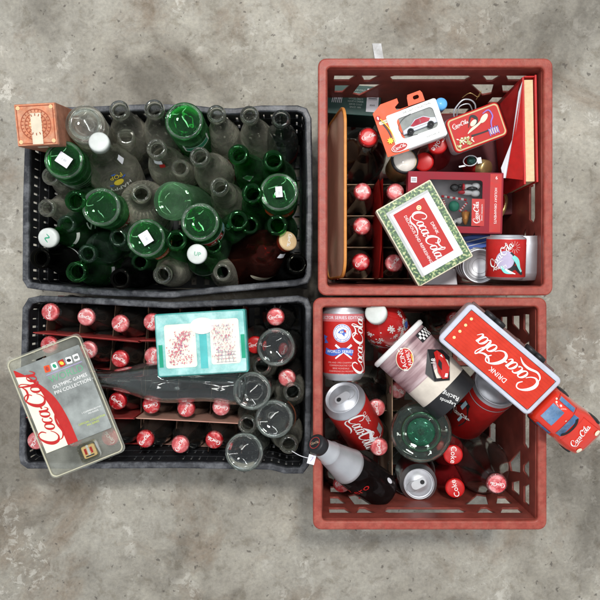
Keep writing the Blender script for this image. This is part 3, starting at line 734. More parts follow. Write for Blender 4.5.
for k in range(12):
    a = 2 * PI * k / 12 + 0.13; gs.append(tr(ell(0.0035, 0.0012, 12, 1), 1, a, 0.0065 * math.cos(a), 0.0065 * math.sin(a)))
for sx in (-1, 1):
    for sy in (-1, 1): gs.append(ell(0.003, 0.003, 12, 1, sx * 0.024, sy * 0.024))
deco('emblem_rays', r, M_PALEI, gs, mp)
deco('border', r, M_MAND, [rect(0.054, 0.0012, 1, 1, 0, 0.0265), rect(0.054, 0.0012, 1, 1, 0, -0.0265), rect(0.0012, 0.054, 1, 1, 0.0265, 0.0), rect(0.0012, 0.054, 1, 1, -0.0265, 0)], mp)
g = G(); g.geo(rect(0.0155, 0.044, 1, 1, 0.001, -0.006), mp, 0.0008); g.add([(-0.0067, -0.0281, Lc + 0.0012), (0.0088, -0.0281, Lc + 0.0012), (0.0088, -0.0312, Lc - 0.02), (-0.0067, -0.0312, Lc - 0.02)], [(0, 3, 2, 1)])
part('tape', g, mat('yellowed_tape', (0.62, 0.55, 0.42), 0.5), r, False)

# ================================================================== LOWER LEFT: CAPPED BOTTLES IN CARRIERS
def cola(px, py, label, z=0.207, lean=(0, 0), group='capped cola bottles', kind='contour', lv=0.9, m=M_CAP, rot=None, gm=None, name='cola_bottle'):
    L = PROF[kind][0][-1][1] / 1000
    zb = z - L; T0 = P(px, py, z); bx = T0 + Vector((lean[0], lean[1], -L))
    if bx.x < 0: bx.x = max(bx.x, -0.388)
    T1 = bx + (T0 - bx).normalized() * L
    r = thing(name, label, 'bottle', frame(bx, T1), group)
    me, L, inn, out = bottle_mesh(kind); gm = gm or G_NEW; key = (me.name, gm.name)
    if key not in GM: c = me.copy(); c.materials.append(gm); GM[key] = c
    link('glass', GM[key], gm, r); liquid(r, kind, lv); cap_on(r, L, m, True, 'crown', random.uniform(-PI, PI) if rot is None else rot)
    return r
GC = 'capped cola bottles in the lower left crate'
row1 = [(50, 312), (86, 317), (120, 323.5), (152, 322), (186, 322), (219, 322)]
row2 = [(49, 345), (88, 350), (120, 359), (153, 356), (187, 356), (220, 356)]
row3 = [(47, 401), (83, 402), (117.5, 401), (151, 405), (186, 408.5), (221, 407)]
row4 = [(35, 441), (73, 438), (110, 437), (145, 439), (180, 444.5), (214, 440)]
where = {0: 'first from left', 1: 'second from left', 2: 'third from left', 3: 'fourth from left', 4: 'fifth from left', 5: 'rightmost'}
rows = {0: 'in the top row', 1: 'in the second row', 2: 'in the third row', 3: 'in the bottom row'}
hid = {(0, 4), (0, 5), (1, 4), (1, 5), (2, 0), (2, 1), (3, 1), (1, 0)}
for j, rw in enumerate((row1, row2, row3, row4)):
    for i, (x, y) in enumerate(rw):
        lab = 'red capped full cola bottle, %s %s' % (where[i], rows[j])
        if (j, i) in ((0, 4), (0, 5), (1, 4), (1, 5)): lab = 'red capped cola bottle, %s %s, under the teal tin' % (where[i], rows[j])
        elif (j, i) in hid: lab = 'red capped cola bottle, %s %s, under the pin package' % (where[i], rows[j])
        cola(x, y, lab, 0.205, (random.uniform(-.002, .002), random.uniform(-.002, .002)), GC)
cola(255, 345, 'bright red capped cola bottle between the teal tin and a clear upturned base', 0.195, (0, 0), GC, m=M_CAPR)
cola(287, 378, 'bright red capped cola bottle at the right between two clear upturned bases', 0.2, (0, 0), GC)
cola(287, 350, 'cola bottle hidden low behind the clear bottles at the right rim', 0.18, (0, 0), GC)
cola(275.5, 317, 'red capped cola bottle in the top right corner of the crate', 0.215, (0.004, -0.002), GC, rot=1.0)
# carriers
def carrier(xa, ya, xb, yb, label, mt, ztop=0.2, tilt=0.0, flap=0.0):
    """six-bottle carrier: divider wall along the pixel line, cross partitions"""
    a = P(xa, ya, ztop); b = P(xb, yb, ztop); c = (a + b) / 2; d = b - a; L = d.length; ang = math.atan2(d.y, d.x)
    r = thing('bottle_carrier', label, 'carrier', Matrix.Translation((c.x, c.y, 0.013)) @ Matrix.Rotation(ang, 4, 'Z'), 'cardboard six-bottle carriers')
    g = G(); H = ztop - 0.013
    g.box((0, 0.0008, H / 2), (L, 0.001, H)); g.box((0, -0.0012, H / 2 - 0.004), (L, 0.001, H - 0.008)); part('handle_panel', g, mt, r, False)
    g = G()
    for s in (-1, 1):
        for k in range(4): g.box((-L / 2 + L * k / 3, s * 0.03, 0.066), (0.0008, 0.057, 0.13))
    part('partitions', g, mat('dark_partition_card', (0.16, 0.09, 0.06), 0.8), r, False)
    g = G()
    for s in (-1, 1): g.box((0, s * 0.059, 0.045), (L, 0.0009, 0.09))
    g.box((-L / 2, 0, 0.0451), (0.0009, 0.117, 0.09)); g.box((L / 2, 0, 0.0451), (0.0009, 0.117, 0.09))
    part('sleeve', g, mt, r, False)
    return r
carrier(33, 333, 138, 342, 'red cardboard carrier at the left between the two upper bottle rows', M_REDC, 0.2)
carrier(140, 341, 240, 342, 'red cardboard carrier running under the teal tin', M_REDC, 0.2)
carrier(24, 418, 133, 419, 'red cardboard carrier between the two lower bottle rows, left half', M_REDC, 0.198)
carrier(136, 418.5, 240, 424, 'carrier with a worn tan top edge between the two lower rows, right half', mat('worn_tan_carrier', (0.5, 0.25, 0.19), 0.7, scale=50, dirt=(0.6, 0.45, 0.35), dirt_amt=0.6), 0.2)
# lying clear bottle
def lying(kind, gm, a, b, label, za, zb, name='glass_bottle', group=None, roll=0.0):
    me, L, inn, out = bottle_mesh(kind); A = P(*a, za); B0 = P(*b, zb); B = A + (B0 - A).normalized() * L
    r = thing(name, label, 'bottle', frame(A, B, roll=roll), group)
    key = (me.name, gm.name)
    if key not in GM: c = me.copy(); c.materials.append(gm); GM[key] = c
    link('glass', GM[key], gm, r); return r, L
r, L = lying('tallcontour', G_NEW, (246, 384), (95, 379), 'large fluted clear bottle lying on its side across the capped bottles', 0.219, 0.222)
# clear bottles at the right
GR = 'clear bottles at the right of the lower black crate'
def lr(kind, gm, top, bot, label, zt, up): return bottle(kind, gm, top, bot, label, zt, up, GR)
def rim_ring(r, R, m=None):
    m = m or G_RIM
    g = G(); g.lathe([(R - 0.0025, 0.0005), (R, -0.0014), (R + 0.003, 0.001), (R, 0.002)], 44); part('foot_ring', g, m, r)
for (t_, b_, lab, zt) in (((276, 347), (286, 349), 'upturned clear bottle base just below the red capped bottle in the corner', 0.23),
                          ((252, 391), (266, 374), 'upturned clear bottle base touching the end of the lying clear bottle', 0.24),
                          ((274, 419), (291, 405), 'upturned clear bottle base with an amber side, right of the middle', 0.235),
                          ((244, 452), (262, 440), 'upturned clear bottle base overhanging the bottom rim', 0.235)):
    r, L = lr('wide', G_NEW, t_, b_, lab, zt, False); rim_ring(r, 0.0255)
    if t_[0] == 274: on_bottle(r, 'wide', 'label', mat('amber_label', (0.4, 0.12, 0.05), 0.6), rect(0.05, 0.012, 12, 2), 0.03, 0.6)
lr('soda', G_CLEAR, (247, 425), (262, 402), 'clear bottle mouth between three upturned clear bases', 0.222, True)
lr('soda', G_CLEAR, (289, 445), (284, 420), 'clear bottle mouth near the bottom right corner of the crate', 0.222, True)
lr('soda', G_CLEAR, (293, 392), (288, 386), 'clear bottle shoulder low against the right rim', 0.17, True)
lr('soda', G_CLEAR, (262, 366), (262, 362), 'clear bottle low between the lying bottle and the right rim', 0.17, True)

# ================================================================== LOOSE THINGS ON THE LOWER LEFT CRATE
def slab(name, w, h, t, r, mt, parent, bevel=0.001, z=0.0, cx=0, cy=0, seg=5):
    return plate(name, rrect(w, h, r, seg, cx, cy), [], t, mt, parent, bevel, Matrix.Translation((0, 0, z)))
# teal tin
r = thing('picture_tin', 'teal tin box with two cream flower panels lying on the capped bottles', 'tin', rotz(203, 342.5, 0.262, 3.5, 0, 0) @ Matrix.Diagonal((0.955, 0.955, 1, 1)))
M_TEAL = mat('teal_tin', (0.03, 0.30, 0.27), 0.35, scale=60, dirt=(0.5, 0.72, 0.68), dirt_amt=0.35)
M_TEALL = mat('light_teal', (0.2, 0.47, 0.45), 0.3, scale=50, var=0.2, dirt=(0.7, 0.85, 0.82), dirt_amt=0.7)
slab('tin_body', 0.138, 0.096, 0.034, 0.003, M_TEAL, r, 0.0012)
slab('lid', 0.134, 0.0925, 0.004, 0.003, M_TEALL, r, 0.001, 0.0185)
mp = flat(0.0208)
M_PANEL = mat('cream_panel', (0.72, 0.71, 0.60), 0.4, scale=40, var=0.08)
o = deco('cream_panels', r, M_PANEL, [poly(rrect(0.047, 0.066, 0.004, 4, -0.031, -0.002)), poly(rrect(0.044, 0.068, 0.004, 4, 0.0365, 0.001))], mp)
deco('centre_stripe', r, mat('mid_teal', (0.07, 0.42, 0.42), 0.35), rect(0.011, 0.052, 1, 1, 0.0035, -0.012), mp, 0.0001)
deco('dark_corner', r, mat('deep_green', (0.0, 0.28, 0.16), 0.35), [rect(0.006, 0.034, 1, 1, -0.0615, -0.016), rect(0.006, 0.036, 1, 1, 0.0635, -0.008)], mp, 0.0002)
fl_r, fl_p, fl_g = [], [], []
random.seed(11)
def blob(cx, cy, s): return tr(ell(s, s * random.uniform(0.5, 1), 7, 1), 1, random.uniform(0, 3), cx, cy)
for k in range(330):
    t = random.random(); x = -0.036 + 0.02 * (t - 0.4) + random.gauss(0, 0.0065); y = -0.03 + 0.05 * t
    if t < 0.3: x = random.uniform(-0.05, -0.012)
    (fl_r if random.random() < 0.7 else fl_p).append(blob(max(-0.052, min(-0.01, x)), y, random.uniform(0.0005, 0.0013)))
for k in range(330):
    t = random.random(); x = 0.035 + random.choice((-0.008, 0.007)) + random.gauss(0, 0.0045); y = -0.026 + 0.054 * t
    (fl_p if random.random() < 0.6 else fl_r).append(blob(max(0.017, min(0.056, x)), y, random.uniform(0.0004, 0.001)))
for k in range(5): fl_g.append(ribbon([(0.024 + 0.006 * k, -0.031), (0.027 + 0.0045 * k, -0.012)], [0.0007, 0.0005]))
for k in range(4): fl_g.append(rect(0.03, 0.0006, 1, 1, 0.037, -0.03 + 0.005 * k))
deco('red_blossom', o, mat('rose_ink', (0.55, 0.16, 0.2), 0.5), fl_r, mp, 0.0006)
deco('purple_blossom', o, mat('mauve_ink', (0.42, 0.3, 0.42), 0.5), fl_p, mp, 0.0006)
deco('trellis', o, mat('grey_violet_ink', (0.25, 0.24, 0.3), 0.5), fl_g, mp, 0.0008)
deco('oval_label', r, mat('pinkish_white', (0.75, 0.68, 0.66), 0.45, scale=300, var=0.15), ell(0.0185, 0.0125, 30, 2, 0.0035, 0.0265), mp, 0.0012)
gw = glass('clear_wrap', (0.99, 0.99, 0.99), 0.1, 0.05, (0.8, 0.8, 0.8), 1.1)
# pin package
r = thing('pin_package', 'clear plastic hanging package with a red and cream card and a small metal pin', 'package', rotz(66, 406, 0.243, 21.5, 1.0, 1.0) @ Matrix.Diagonal((0.98, 0.98, 1, 1)))
W, H = 0.122, 0.196
M_PLAST = nt('cloudy_clear_plastic'); m, t, out = M_PLAST
tpn = N(t, 'ShaderNodeBsdfTransparent', Color=(0.93, 0.94, 0.9, 1)); gl = N(t, 'ShaderNodeBsdfPrincipled', Roughness=0.12); gl.inputs['Base Color'].default_value = (0.55, 0.56, 0.5, 1)
lw = N(t, 'ShaderNodeLayerWeight', Blend=0.35); nz_ = N(t, 'ShaderNodeTexNoise', Scale=18.0, Detail=4.0); tc_ = N(t, 'ShaderNodeTexCoord'); t.links.new(tc_.outputs['Object'], nz_.inputs['Vector'])
rr_ = ramp(t, nz_.outputs['Fac'], [(0.35, 0.07), (0.7, 0.26)]); ad = N(t, 'ShaderNodeMath', _operation='ADD'); t.links.new(rr_.outputs[0], ad.inputs[0])
ml = N(t, 'ShaderNodeMath', _operation='MULTIPLY'); ml.inputs[1].default_value = 0.6; t.links.new(lw.outputs['Facing'], ml.inputs[0]); t.links.new(ml.outputs[0], ad.inputs[1])
mx = N(t, 'ShaderNodeMixShader'); t.links.new(ad.outputs[0], mx.inputs[0]); t.links.new(tpn.outputs[0], mx.inputs[1]); t.links.new(gl.outputs[0], mx.inputs[2]); t.links.new(mx.outputs[0], out.inputs[0])
M_PLAST = m
plate('plastic_back', rrect(W, H, 0.009), [rrect(0.017, 0.0045, 0.002, 3, -0.008, H / 2 - 0.017)], 0.0012, M_PLAST, r, 0.0004)
plate('blister_edge', rrect(W - 0.004, H - 0.004, 0.009), [rrect(W - 0.008, H - 0.008, 0.008)], 0.004, mat('yellowed_plastic_edge', (0.5, 0.48, 0.36), 0.2), r, 0.0012, Matrix.Translation((0, 0, 0.0025)))
cw, ch, cx, cyy = 0.107, 0.137, 0.0, 0.012
card = slab('printed_card', cw, ch, 0.0012, 0.002, M_GREY, r, 0.0002, 0.0015, cx, cyy)
mp = flat(0.0022)
x0, x1, y0, y1 = cx - cw / 2, cx + cw / 2, cyy - ch / 2, cyy + ch / 2
curve = cr([(x0 + 0.002, y1 - 0.0015), (x0 + 0.022, y1 - 0.024), (x0 + 0.042, y1 - 0.058), (x0 + 0.050, y1 - 0.095), (x0 + 0.0515, y0 + 0.0)], 8)
curve2 = [(x * 1.0 - (x - x0) * 0.32 * min(1, max(0, (y1 - y) / 0.06)), y) for x, y in curve]
deco('red_swoosh', card, M_REDP, poly([(x0, y0), (x0, y1 - 0.001)] + curve), mp, 0.0001)
deco('cream_panel', card, mat('cream_card', (0.74, 0.72, 0.58), 0.4, var=0.05), poly([(x0, y0), (x0, y1 - 0.012)] + [(x, y) for x, y in curve2 if y < y1 - 0.014]), mp, 0.0003)
deco('script_lettering', card, M_INKR, LOGO(0.118, PI / 2 - 0.02, x0 + 0.0185, cyy - 0.001), mp, 0.0006)
M_PT = mat('pale_green_ink', (0.12, 0.35, 0.2), 0.5)
cols = [M_ORG, M_WHITE, M_REDP, M_WHITE, M_WHITE]
for k, c in enumerate('PINS*'):
    pass
for k in range(5):
    deco('picture_square', card, cols[k], tr(poly(rrect(0.009, 0.0105, 0.001, 2)), 1, 0.1 * (k % 3 - 1), x0 + 0.049 + 0.0118 * k, y1 - 0.017), mp, 0.0004)
    deco('picture_mark', card, [M_REDC, M_GRN, M_YEL, M_BLACK, M_GREY][k], tr(ell(0.0026, 0.0036, 10, 1), 1, 0.4 * k, x0 + 0.049 + 0.0118 * k, y1 - 0.017), mp, 0.0007)
deco('violet_line', card, mat('violet_ink', (0.35, 0.3, 0.5), 0.5), rect(0.058, 0.0012, 1, 1, x0 + 0.073, y1 - 0.026), mp, 0.0003)
deco('green_lettering', card, M_PT, tr(T('WORLD', 0.0105), 1, 0, x0 + 0.073, y1 - 0.035), mp, 0.0003)
deco('white_lettering', card, M_WHITE, [tr(T('OLYMPIC GAMES', 0.0052), 1, 0, x0 + 0.074, y1 - 0.047), tr(T('PIN COLLECTION', 0.0052), 1, 0, x0 + 0.075, y1 - 0.056), tr(T('1 COMMEMORATIVE', 0.0024), 1, 0, x0 + 0.088, y0 + 0.037), tr(T('PIN INSIDE', 0.0024), 1, 0, x0 + 0.09, y0 + 0.033)], mp, 0.0003)
deco('yellow_lettering', card, mat('lime_ink', (0.5, 0.6, 0.08), 0.5), [tr(T('OFFICIAL COLLECTOR', 0.003), 1, 0, x0 + 0.083, y0 + 0.022), tr(T('PIN SERIES', 0.003), 1, 0, x0 + 0.083, y0 + 0.017)], mp, 0.0003)
pin = slab('enamel_pin', 0.021, 0.019, 0.003, 0.003, M_GOLD, r, 0.001, 0.003, 0.009, -0.077)
deco('pin_face', pin, M_REDP, [rect(0.0035, 0.009, 1, 1, 0.004, -0.076), rect(0.0035, 0.009, 1, 1, 0.013, -0.076)], flat(0.0046))
deco('pin_figure', pin, M_WHITE, [rect(0.003, 0.011, 1, 1, 0.0085, -0.077), ell(0.0022, 0.0022, 10, 1, 0.0085, -0.069)], flat(0.0047))
deco('pin_stem', pin, M_BLACK, [rect(0.013, 0.0018, 1, 1, 0.0085, -0.0835)], flat(0.0048))
g = G()
bx = rrect(0.031, 0.029, 0.006, 4, 0.009, -0.077); tp_ = rrect(0.026, 0.024, 0.005, 4, 0.009, -0.077)
g.loft([[(x, y, 0.0012) for x, y in bx], [(x, y, 0.0085) for x, y in bx], [(x, y, 0.0105) for x, y in tp_]]); part('blister_bubble', g, glass('blister', (0.97, 0.97, 0.93), 0.04, 0.04, (0.7, 0.68, 0.55), 1.2), r)

# ================================================================== UPPER RIGHT CRATE
# dark green box with barcode
r = thing('green_box', 'dark green carton with fine print and a white barcode sticker, standing in the top corner', 'box', rotz(354, 100, 0.15, -4, 4, 0))
g = G(); g.box((0, 0, -0.055), (0.088, 0.048, 0.11)); part('carton', g, mat('dark_green_carton', (0.012, 0.05, 0.04), 0.5), r, False, 0.001)
mp = flat(0.0002)
deco('barcode_label', r, M_STICK, rect(0.0195, 0.037, 1, 1, 0.0305, 0.001), mp)
deco('barcode', r, M_BLACK, [rect(0.014, random.choice((0.0005, 0.0009, 0.0013)), 1, 1, 0.0305, 0.002 + 0.0021 * k) for k in range(7)] + [tr(T('0049', 0.003), 1, 0, 0.0305, -0.007)], mp, 0.0006)
deco('fine_print', r, mat('grey_ink', (0.35, 0.42, 0.38), 0.6), [tr(T(w_, 0.0027), 1, 0, 0.003, 0.016 - 0.0046 * k) for k, w_ in enumerate(('DRINK ICE COLD', 'REFRESHING NEW', 'FEELING SIGN OF', 'GOOD TASTE', 'HAVE A DRINK', 'SERVE COLD', 'SINCE 1886'))], mp)
deco('white_drawing', r, M_STICK, [ribbon([(-0.036 + 0.003 * k, -0.006), (-0.034 + 0.003 * k, 0.004 + 0.003 * (k % 3)), (-0.03 + 0.002 * k, 0.0)], [0.0008, 0.0012, 0.0004]) for k in range(6)], mp)
# upright serving tray seen on edge
r = thing('serving_tray', 'brown serving tray with an orange rim standing on edge along the left wall', 'tray', Matrix.Translation(P(345.5, 190, 0.265)))
h_ = 0.15; Lt = 0.258
def tray_out(e): return rrect(h_ + e, Lt + e, 0.03, 8, -h_ / 2, 0)
# local plane: x = down the tray (negative), y = along it ; stand it up
Mt = Matrix.Rotation(math.radians(-97), 4, 'Y')
Mt = Matrix(((0.14, 0, -0.990, 0), (0, 1, 0, 0), (0.990, 0, 0.14, 0), (0, 0, 0, 1)))
plate('tray_floor', tray_out(-0.004), [], 0.0012, mat('brown_tray_back', (0.85, 0.52, 0.36), 0.5, scale=30, var=0.1), r, 0.0002, Mt)
plate('rim', tray_out(0.0), [tray_out(-0.008)], 0.0045, mat('orange_tray_rim', (0.55, 0.22, 0.05), 0.4, scale=60, var=0.2), r, 0.0012, Mt)
# bottles of the six-pack
GU = 'capped cola bottles in the upper right crate'
cola(368.5, 137, 'large full cola bottle with a bright red cap beside the brown tray', 0.235, (0, 0), GU, 'big', 0.86, M_CAPR, rot=1.9)
for (x, y, lab) in ((362.6, 191.5, 'left column of the six-pack, nearest the large bottle'), (362, 226, 'left column of the six-pack, middle one'), (361, 262, 'left column of the six-pack, in the bottom corner'),
                    (395.6, 192, 'right column of the six-pack, by the corner of the framed tin'), (395, 228, 'right column of the six-pack, under the framed tin'), (394, 263, 'right column of the six-pack, near the bottom wall')):
    cola(x, y, 'red capped cola bottle, ' + lab, 0.2, (0, 0), GU, rot=random.uniform(1.5, 2.0))
r = thing('bottle_carrier', 'red cardboard six-pack carrier standing between two columns of capped bottles', 'carrier', Matrix.Translation((P(379, 228, 0.2).x, P(379, 228, 0.2).y, 0.013)), 'cardboard six-bottle carriers')
g = G(); Lc_ = 0.155
g.add([(0, -Lc_ / 2, 0), (0, Lc_ / 2, 0), (0, Lc_ / 2, 0.185), (0.003, Lc_ * 0.2, 0.2), (0.003, -Lc_ * 0.2, 0.2), (0, -Lc_ / 2, 0.185)], [(0, 1, 2, 3, 4, 5)])
g.add([(0.004, -Lc_ / 2, 0), (0.004, Lc_ / 2, 0), (0.006, Lc_ / 2, 0.19), (0.006, -Lc_ / 2, 0.19)], [(3, 2, 1, 0)])
g.add([(-0.0005, -Lc_ / 2, 0.1), (-0.0005, Lc_ / 2, 0.1), (0.006, Lc_ / 2, 0.19), (0.006, -Lc_ / 2, 0.19)], [(0, 1, 2, 3)]); part('handle_panel', g, M_REDP, r, False)
g = G()
for s_ in (-1, 1):
    for k in range(4): g.box((s_ * 0.03, -Lc_ / 2 + Lc_ * k / 3, 0.066), (0.057, 0.0008, 0.13))
part('partitions', g, M_TAN, r, False)
g = G()
for s_ in (-1, 1): g.box((s_ * 0.06, 0, 0.045), (0.0009, Lc_, 0.09)); g.box((0, s_ * Lc_ / 2, 0.0451), (0.119, 0.0009, 0.09))
part('sleeve', g, M_REDC, r, False)

# toy car box
r = thing('toy_car_box', 'white and orange window box holding a small white toy car with a red roof', 'toy box', rotz(410, 128, 0.262, 20, 4, -3))
slab('box', 0.083, 0.058, 0.03, 0.002, M_WHITE, r, 0.001, -0.015, 0.006, 0)
card = plate('orange_backing', [(-0.045, -0.029), (-0.012, -0.031), (-0.012, 0.028), (0.008, 0.03), (0.010, 0.042), (0.012, 0.046), (0.031, 0.046), (0.033, 0.042), (0.033, 0.03), (-0.010, 0.031), (-0.011, 0.036), (-0.004, 0.040), (-0.004, 0.047), (-0.03, 0.047), (-0.045, 0.038)][::-1], [rrect(0.009, 0.0055, 0.0025, 4, 0.0225, 0.039)], 0.0012, M_ORG, r, 0.0002, Matrix.Translation((0, 0, 0.0008)))
plate('white_front', rrect(0.077, 0.056, 0.003, 4, 0.010, 0.0), [rrect(0.056, 0.031, 0.006, 5, 0.012, 0.003)], 0.0018, M_WHITE, r, 0.0004, Matrix.Translation((0, 0, 0.0022)))
deco('window_tray', r, M_GREY, rect(0.058, 0.033, 1, 1, 0.012, 0.003), flat(0.0006))
c_ = G()
def carsec(x, w, zb, zt): return [(x, -w * 0.5, zb), (x, w * 0.5, zb), (x, w * 0.5, zb + (zt - zb) * 0.6), (x, w * 0.32, zt), (x, -w * 0.32, zt), (x, -w * 0.5, zb + (zt - zb) * 0.6)]
secs = [(-0.025, 0.003, 0.006), (-0.021, 0.012, 0.009), (-0.012, 0.0135, 0.010), (-0.006, 0.0175, 0.0105), (0.004, 0.0185, 0.0105), (0.012, 0.0165, 0.0105), (0.02, 0.0125, 0.01), (0.025, 0.008, 0.006)]
# toy car lying on its side: profile in the picture plane
def car_sil(s): return [(x * s, y * s) for x, y in [(-0.026, -0.008), (-0.025, -0.002), (-0.012, 0.0015), (-0.004, 0.008), (0.01, 0.0085), (0.019, 0.003), (0.026, 0.001), (0.0265, -0.007)]]
car = plate('toy_car', [(x + 0.013, y + 0.001) for x, y in car_sil(1)], [], 0.007, mat('pearl_white', (0.62, 0.66, 0.75), 0.2, coat=0.6), r, 0.0018, Matrix.Translation((0, 0, 0.003)))
deco('red_roof', car, mat('red_tint', (0.35, 0.02, 0.04), 0.12, coat=0.5), poly([(0.0, 0.0015), (0.010, 0.0078), (0.022, 0.0082), (0.031, 0.003), (0.028, -0.0005), (0.004, -0.0005)]), flat(0.0067))
deco('side_lines', car, M_GREY, [rect(0.03, 0.0006, 1, 1, 0.014, -0.003), rect(0.0006, 0.006, 1, 1, 0.016, 0.004)], flat(0.0069))
for x in (-0.002, 0.029):
    g = G(); g.lathe([(0, 0.0022), (0.0028, 0.002), (0.0032, 0.0028), (0.0046, 0.0026), (0.005, 0.0018), (0.005, -0.004), (0, -0.004)], 20, Matrix.Translation((x, -0.006, 0.0062))); part('wheel', g, M_BLACK, car)
deco('window_frame', r, M_BLACK, [ring2(0.029, 0.0165, 0.0008, 40, 0.012, 0.003, 100, 260)], flat(0.0034))
o = deco('red_oval', r, M_REDP, ell(0.0125, 0.0062, 28, 2, -0.024, -0.0215), flat(0.0034)); deco('white_oval', o, M_WHITE, ring2(0.0125, 0.0062, 0.0008, 28, -0.024, -0.0215), flat(0.0034), 0.0006)
deco('script_lettering', o, M_WHITE, LOGO(0.0195, 0, -0.024, -0.0215), flat(0.0034), 0.0008)
o = deco('black_stripe', r, M_BLACK, [ribbon([(-0.04, 0.028), (-0.032, 0.008), (-0.030, -0.012)], [0.0016, 0.0022, 0.0016])], flat(0.0016)); deco('yellow_stripe', r, M_YEL, [ribbon([(-0.0375, 0.027), (-0.029, 0.008), (-0.027, -0.012)], [0.001, 0.0014, 0.001])], flat(0.0034))
deco('star', r, M_YEL, poly([((0.0055 if k % 2 == 0 else 0.0032) * math.cos(k * PI / 8) - 0.0335, (0.0055 if k % 2 == 0 else 0.0032) * math.sin(k * PI / 8) - 0.008) for k in range(16)]), flat(0.0036))
deco('white_pill', r, M_CREAM, poly(rrect(0.022, 0.005, 0.002, 3, -0.030, 0.021)), flat(0.0018)); deco('pill_lettering', r, M_BLACK, tr(T('1:64 SCALE', 0.0024), 1, 0, -0.030, 0.021), flat(0.0024))
deco('red_corner_mark', r, M_REDP, ell(0.004, 0.004, 16, 1, -0.040, 0.029), flat(0.0018)); deco('corner_drop', r, M_WHITE, ell(0.0012, 0.0024, 12, 1, -0.040, 0.029), flat(0.0024))
deco('fine_print', r, M_GREY, [tr(T('DIE CAST COLLECTION', 0.0028), 1, 0, 0.018, 0.0235), tr(T('AGES 8 AND UP', 0.002), 1, 0, 0.028, -0.021)], flat(0.0034))
g = G(); g.lathe([(0, 0.004), (0.008, 0.0036), (0.0095, 0), (0.009, -0.02), (0, -0.02)], 28, Matrix.Translation(P(441, 104, 0.245)))
o = part('toy_ball', g, mat('sky_blue_plastic', (0.12, 0.4, 0.75), 0.2), None); tag(o, 'round sky blue plastic piece behind the corner of the toy car box', 'toy')
# round white mirror-like disc below the box
r = thing('round_tin', 'round tin with a domed white lid half hidden under the toy car box', 'tin', rotz(405, 160, 0.215, 0, -8, 5))
g = G(); g.lathe([(0, 0.005), (0.008, 0.0045), (0.015, 0.002), (0.018, -0.002)], 40); part('lid', g, mat('ivory_glaze', (0.75, 0.72, 0.66), 0.15, coat=0.5), r)
g = G(); g.lathe([(0.0178, -0.0015), (0.0205, -0.001), (0.021, -0.004), (0.0205, -0.05), (0, -0.05)], 40); part('tin_body', g, M_GOLD, r)
g = G(); g.lathe([(0.0182, 0.0), (0.021, 0.0005), (0.0215, -0.003), (0.0213, -0.0045)], 40); part('black_band', g, M_BLACK, r)
# red drinks bottle below
def redbottle(px, py, bx_, by_, z, label, kind='contour', capm=M_CAPR, body=None, text=True, s=1.0, group=None):
    me, L, inn, out = bottle_mesh(kind)
    T1, B1 = place((px, py), (bx_, by_), L, z)
    r = thing('plastic_bottle', label, 'bottle', frame(B1, T1), group)
    g = G(); pts = [(0, 0.0)] + [(q, w_) for q, w_ in out]; g.lathe(pts, 40); part('bottle_body', g, body or mat('deep_red_plastic', (0.25, 0.012, 0.015), 0.18, coat=0.4), r)
    c = link('cap', GM[(SCREW.name, M_CAPW.name)].copy(), capm, r); c.data.materials.clear(); c.data.materials.append(capm); c.location = (0, 0, L - 0.009)
    if text: deco('lettering', c, M_WHITE, tr(T('Coke', 0.0085), 1, -0.35), flat(0.012), 0.0003)
    return r
redbottle(438, 144, 430, 170, 0.225, 'red plastic bottle with a red cap tucked under the corner of the toy car box')
redbottle(424, 162, 428, 176, 0.15, 'deep red bottle low between the round tin and the ornament box', text=False)
# miniature lunch box
r = thing('mini_lunch_box', 'small red tin lunch box with a wire handle and a musical picture on the lid', 'lunch box', rotz(476, 128, 0.255, 20.7, 5, 0))
slab('tin_body', 0.084, 0.053, 0.026, 0.008, M_FOIL, r, 0.002, -0.012)
slab('lid', 0.0835, 0.0525, 0.006, 0.008, M_REDP, r, 0.0018, 0.0015)
deco('gold_border', r, mat('brass_ink', (0.5, 0.4, 0.2), 0.35), [poly(rrect(0.079, 0.048, 0.006, 5))], flat(0.0047), 0.0)
deco('red_panel', r, M_REDP, [poly(rrect(0.075, 0.044, 0.005, 5))], flat(0.0047), 0.0003)
mp = flat(0.0052)
deco('script_lettering', r, M_WHITE, LOGO(0.025, 0, -0.022, 0.0125), mp)
deco('guitar_drawing', r, M_BLACK, [ribbon([(-0.012, 0.004), (-0.004, 0.018), (0.003, 0.013), (-0.001, 0.003), (-0.008, -0.002)], [0.001, 0.003, 0.005, 0.0025, 0.001]), ribbon([(-0.012, -0.009), (0.008, -0.010), (0.03, -0.009)], [0.003, 0.0022, 0.003])], mp)
deco('cream_drawing', r, M_CREAM, [ribbon([(-0.016, -0.004), (-0.008, 0.0), (0.004, 0.004), (0.014, 0.010)], [0.001, 0.004, 0.003, 0.004]), tr(ell(0.006, 0.0035, 14, 1), 1, 0.5, -0.003, 0.008), tr(ell(0.008, 0.004, 14, 1), 1, 0.6, 0.014, 0.009)], mp, 0.0006)
deco('purple_drawing', r, mat('purple_ink', (0.25, 0.15, 0.5), 0.5), [ribbon([(0.014, 0.016), (0.024, 0.018), (0.027, 0.008), (0.022, 0.0), (0.02, -0.012)], [0.001, 0.002, 0.002, 0.002, 0.001])] + [rect(0.0014, 0.011, 1, 1, 0.015 + 0.0034 * k, -0.0135 + 0.001 * (k % 2)) for k in range(5)], mp, 0.0008)
random.seed(5)
deco('olive_drawing', r, mat('olive_ink', (0.4, 0.38, 0.15), 0.5), [tr(ell(0.0025, 0.0012, 8, 1), 1, random.uniform(0, 3), -0.03 + random.uniform(-0.006, 0.014), -0.013 + random.uniform(-0.006, 0.006)) for k in range(22)], mp, 0.0008)
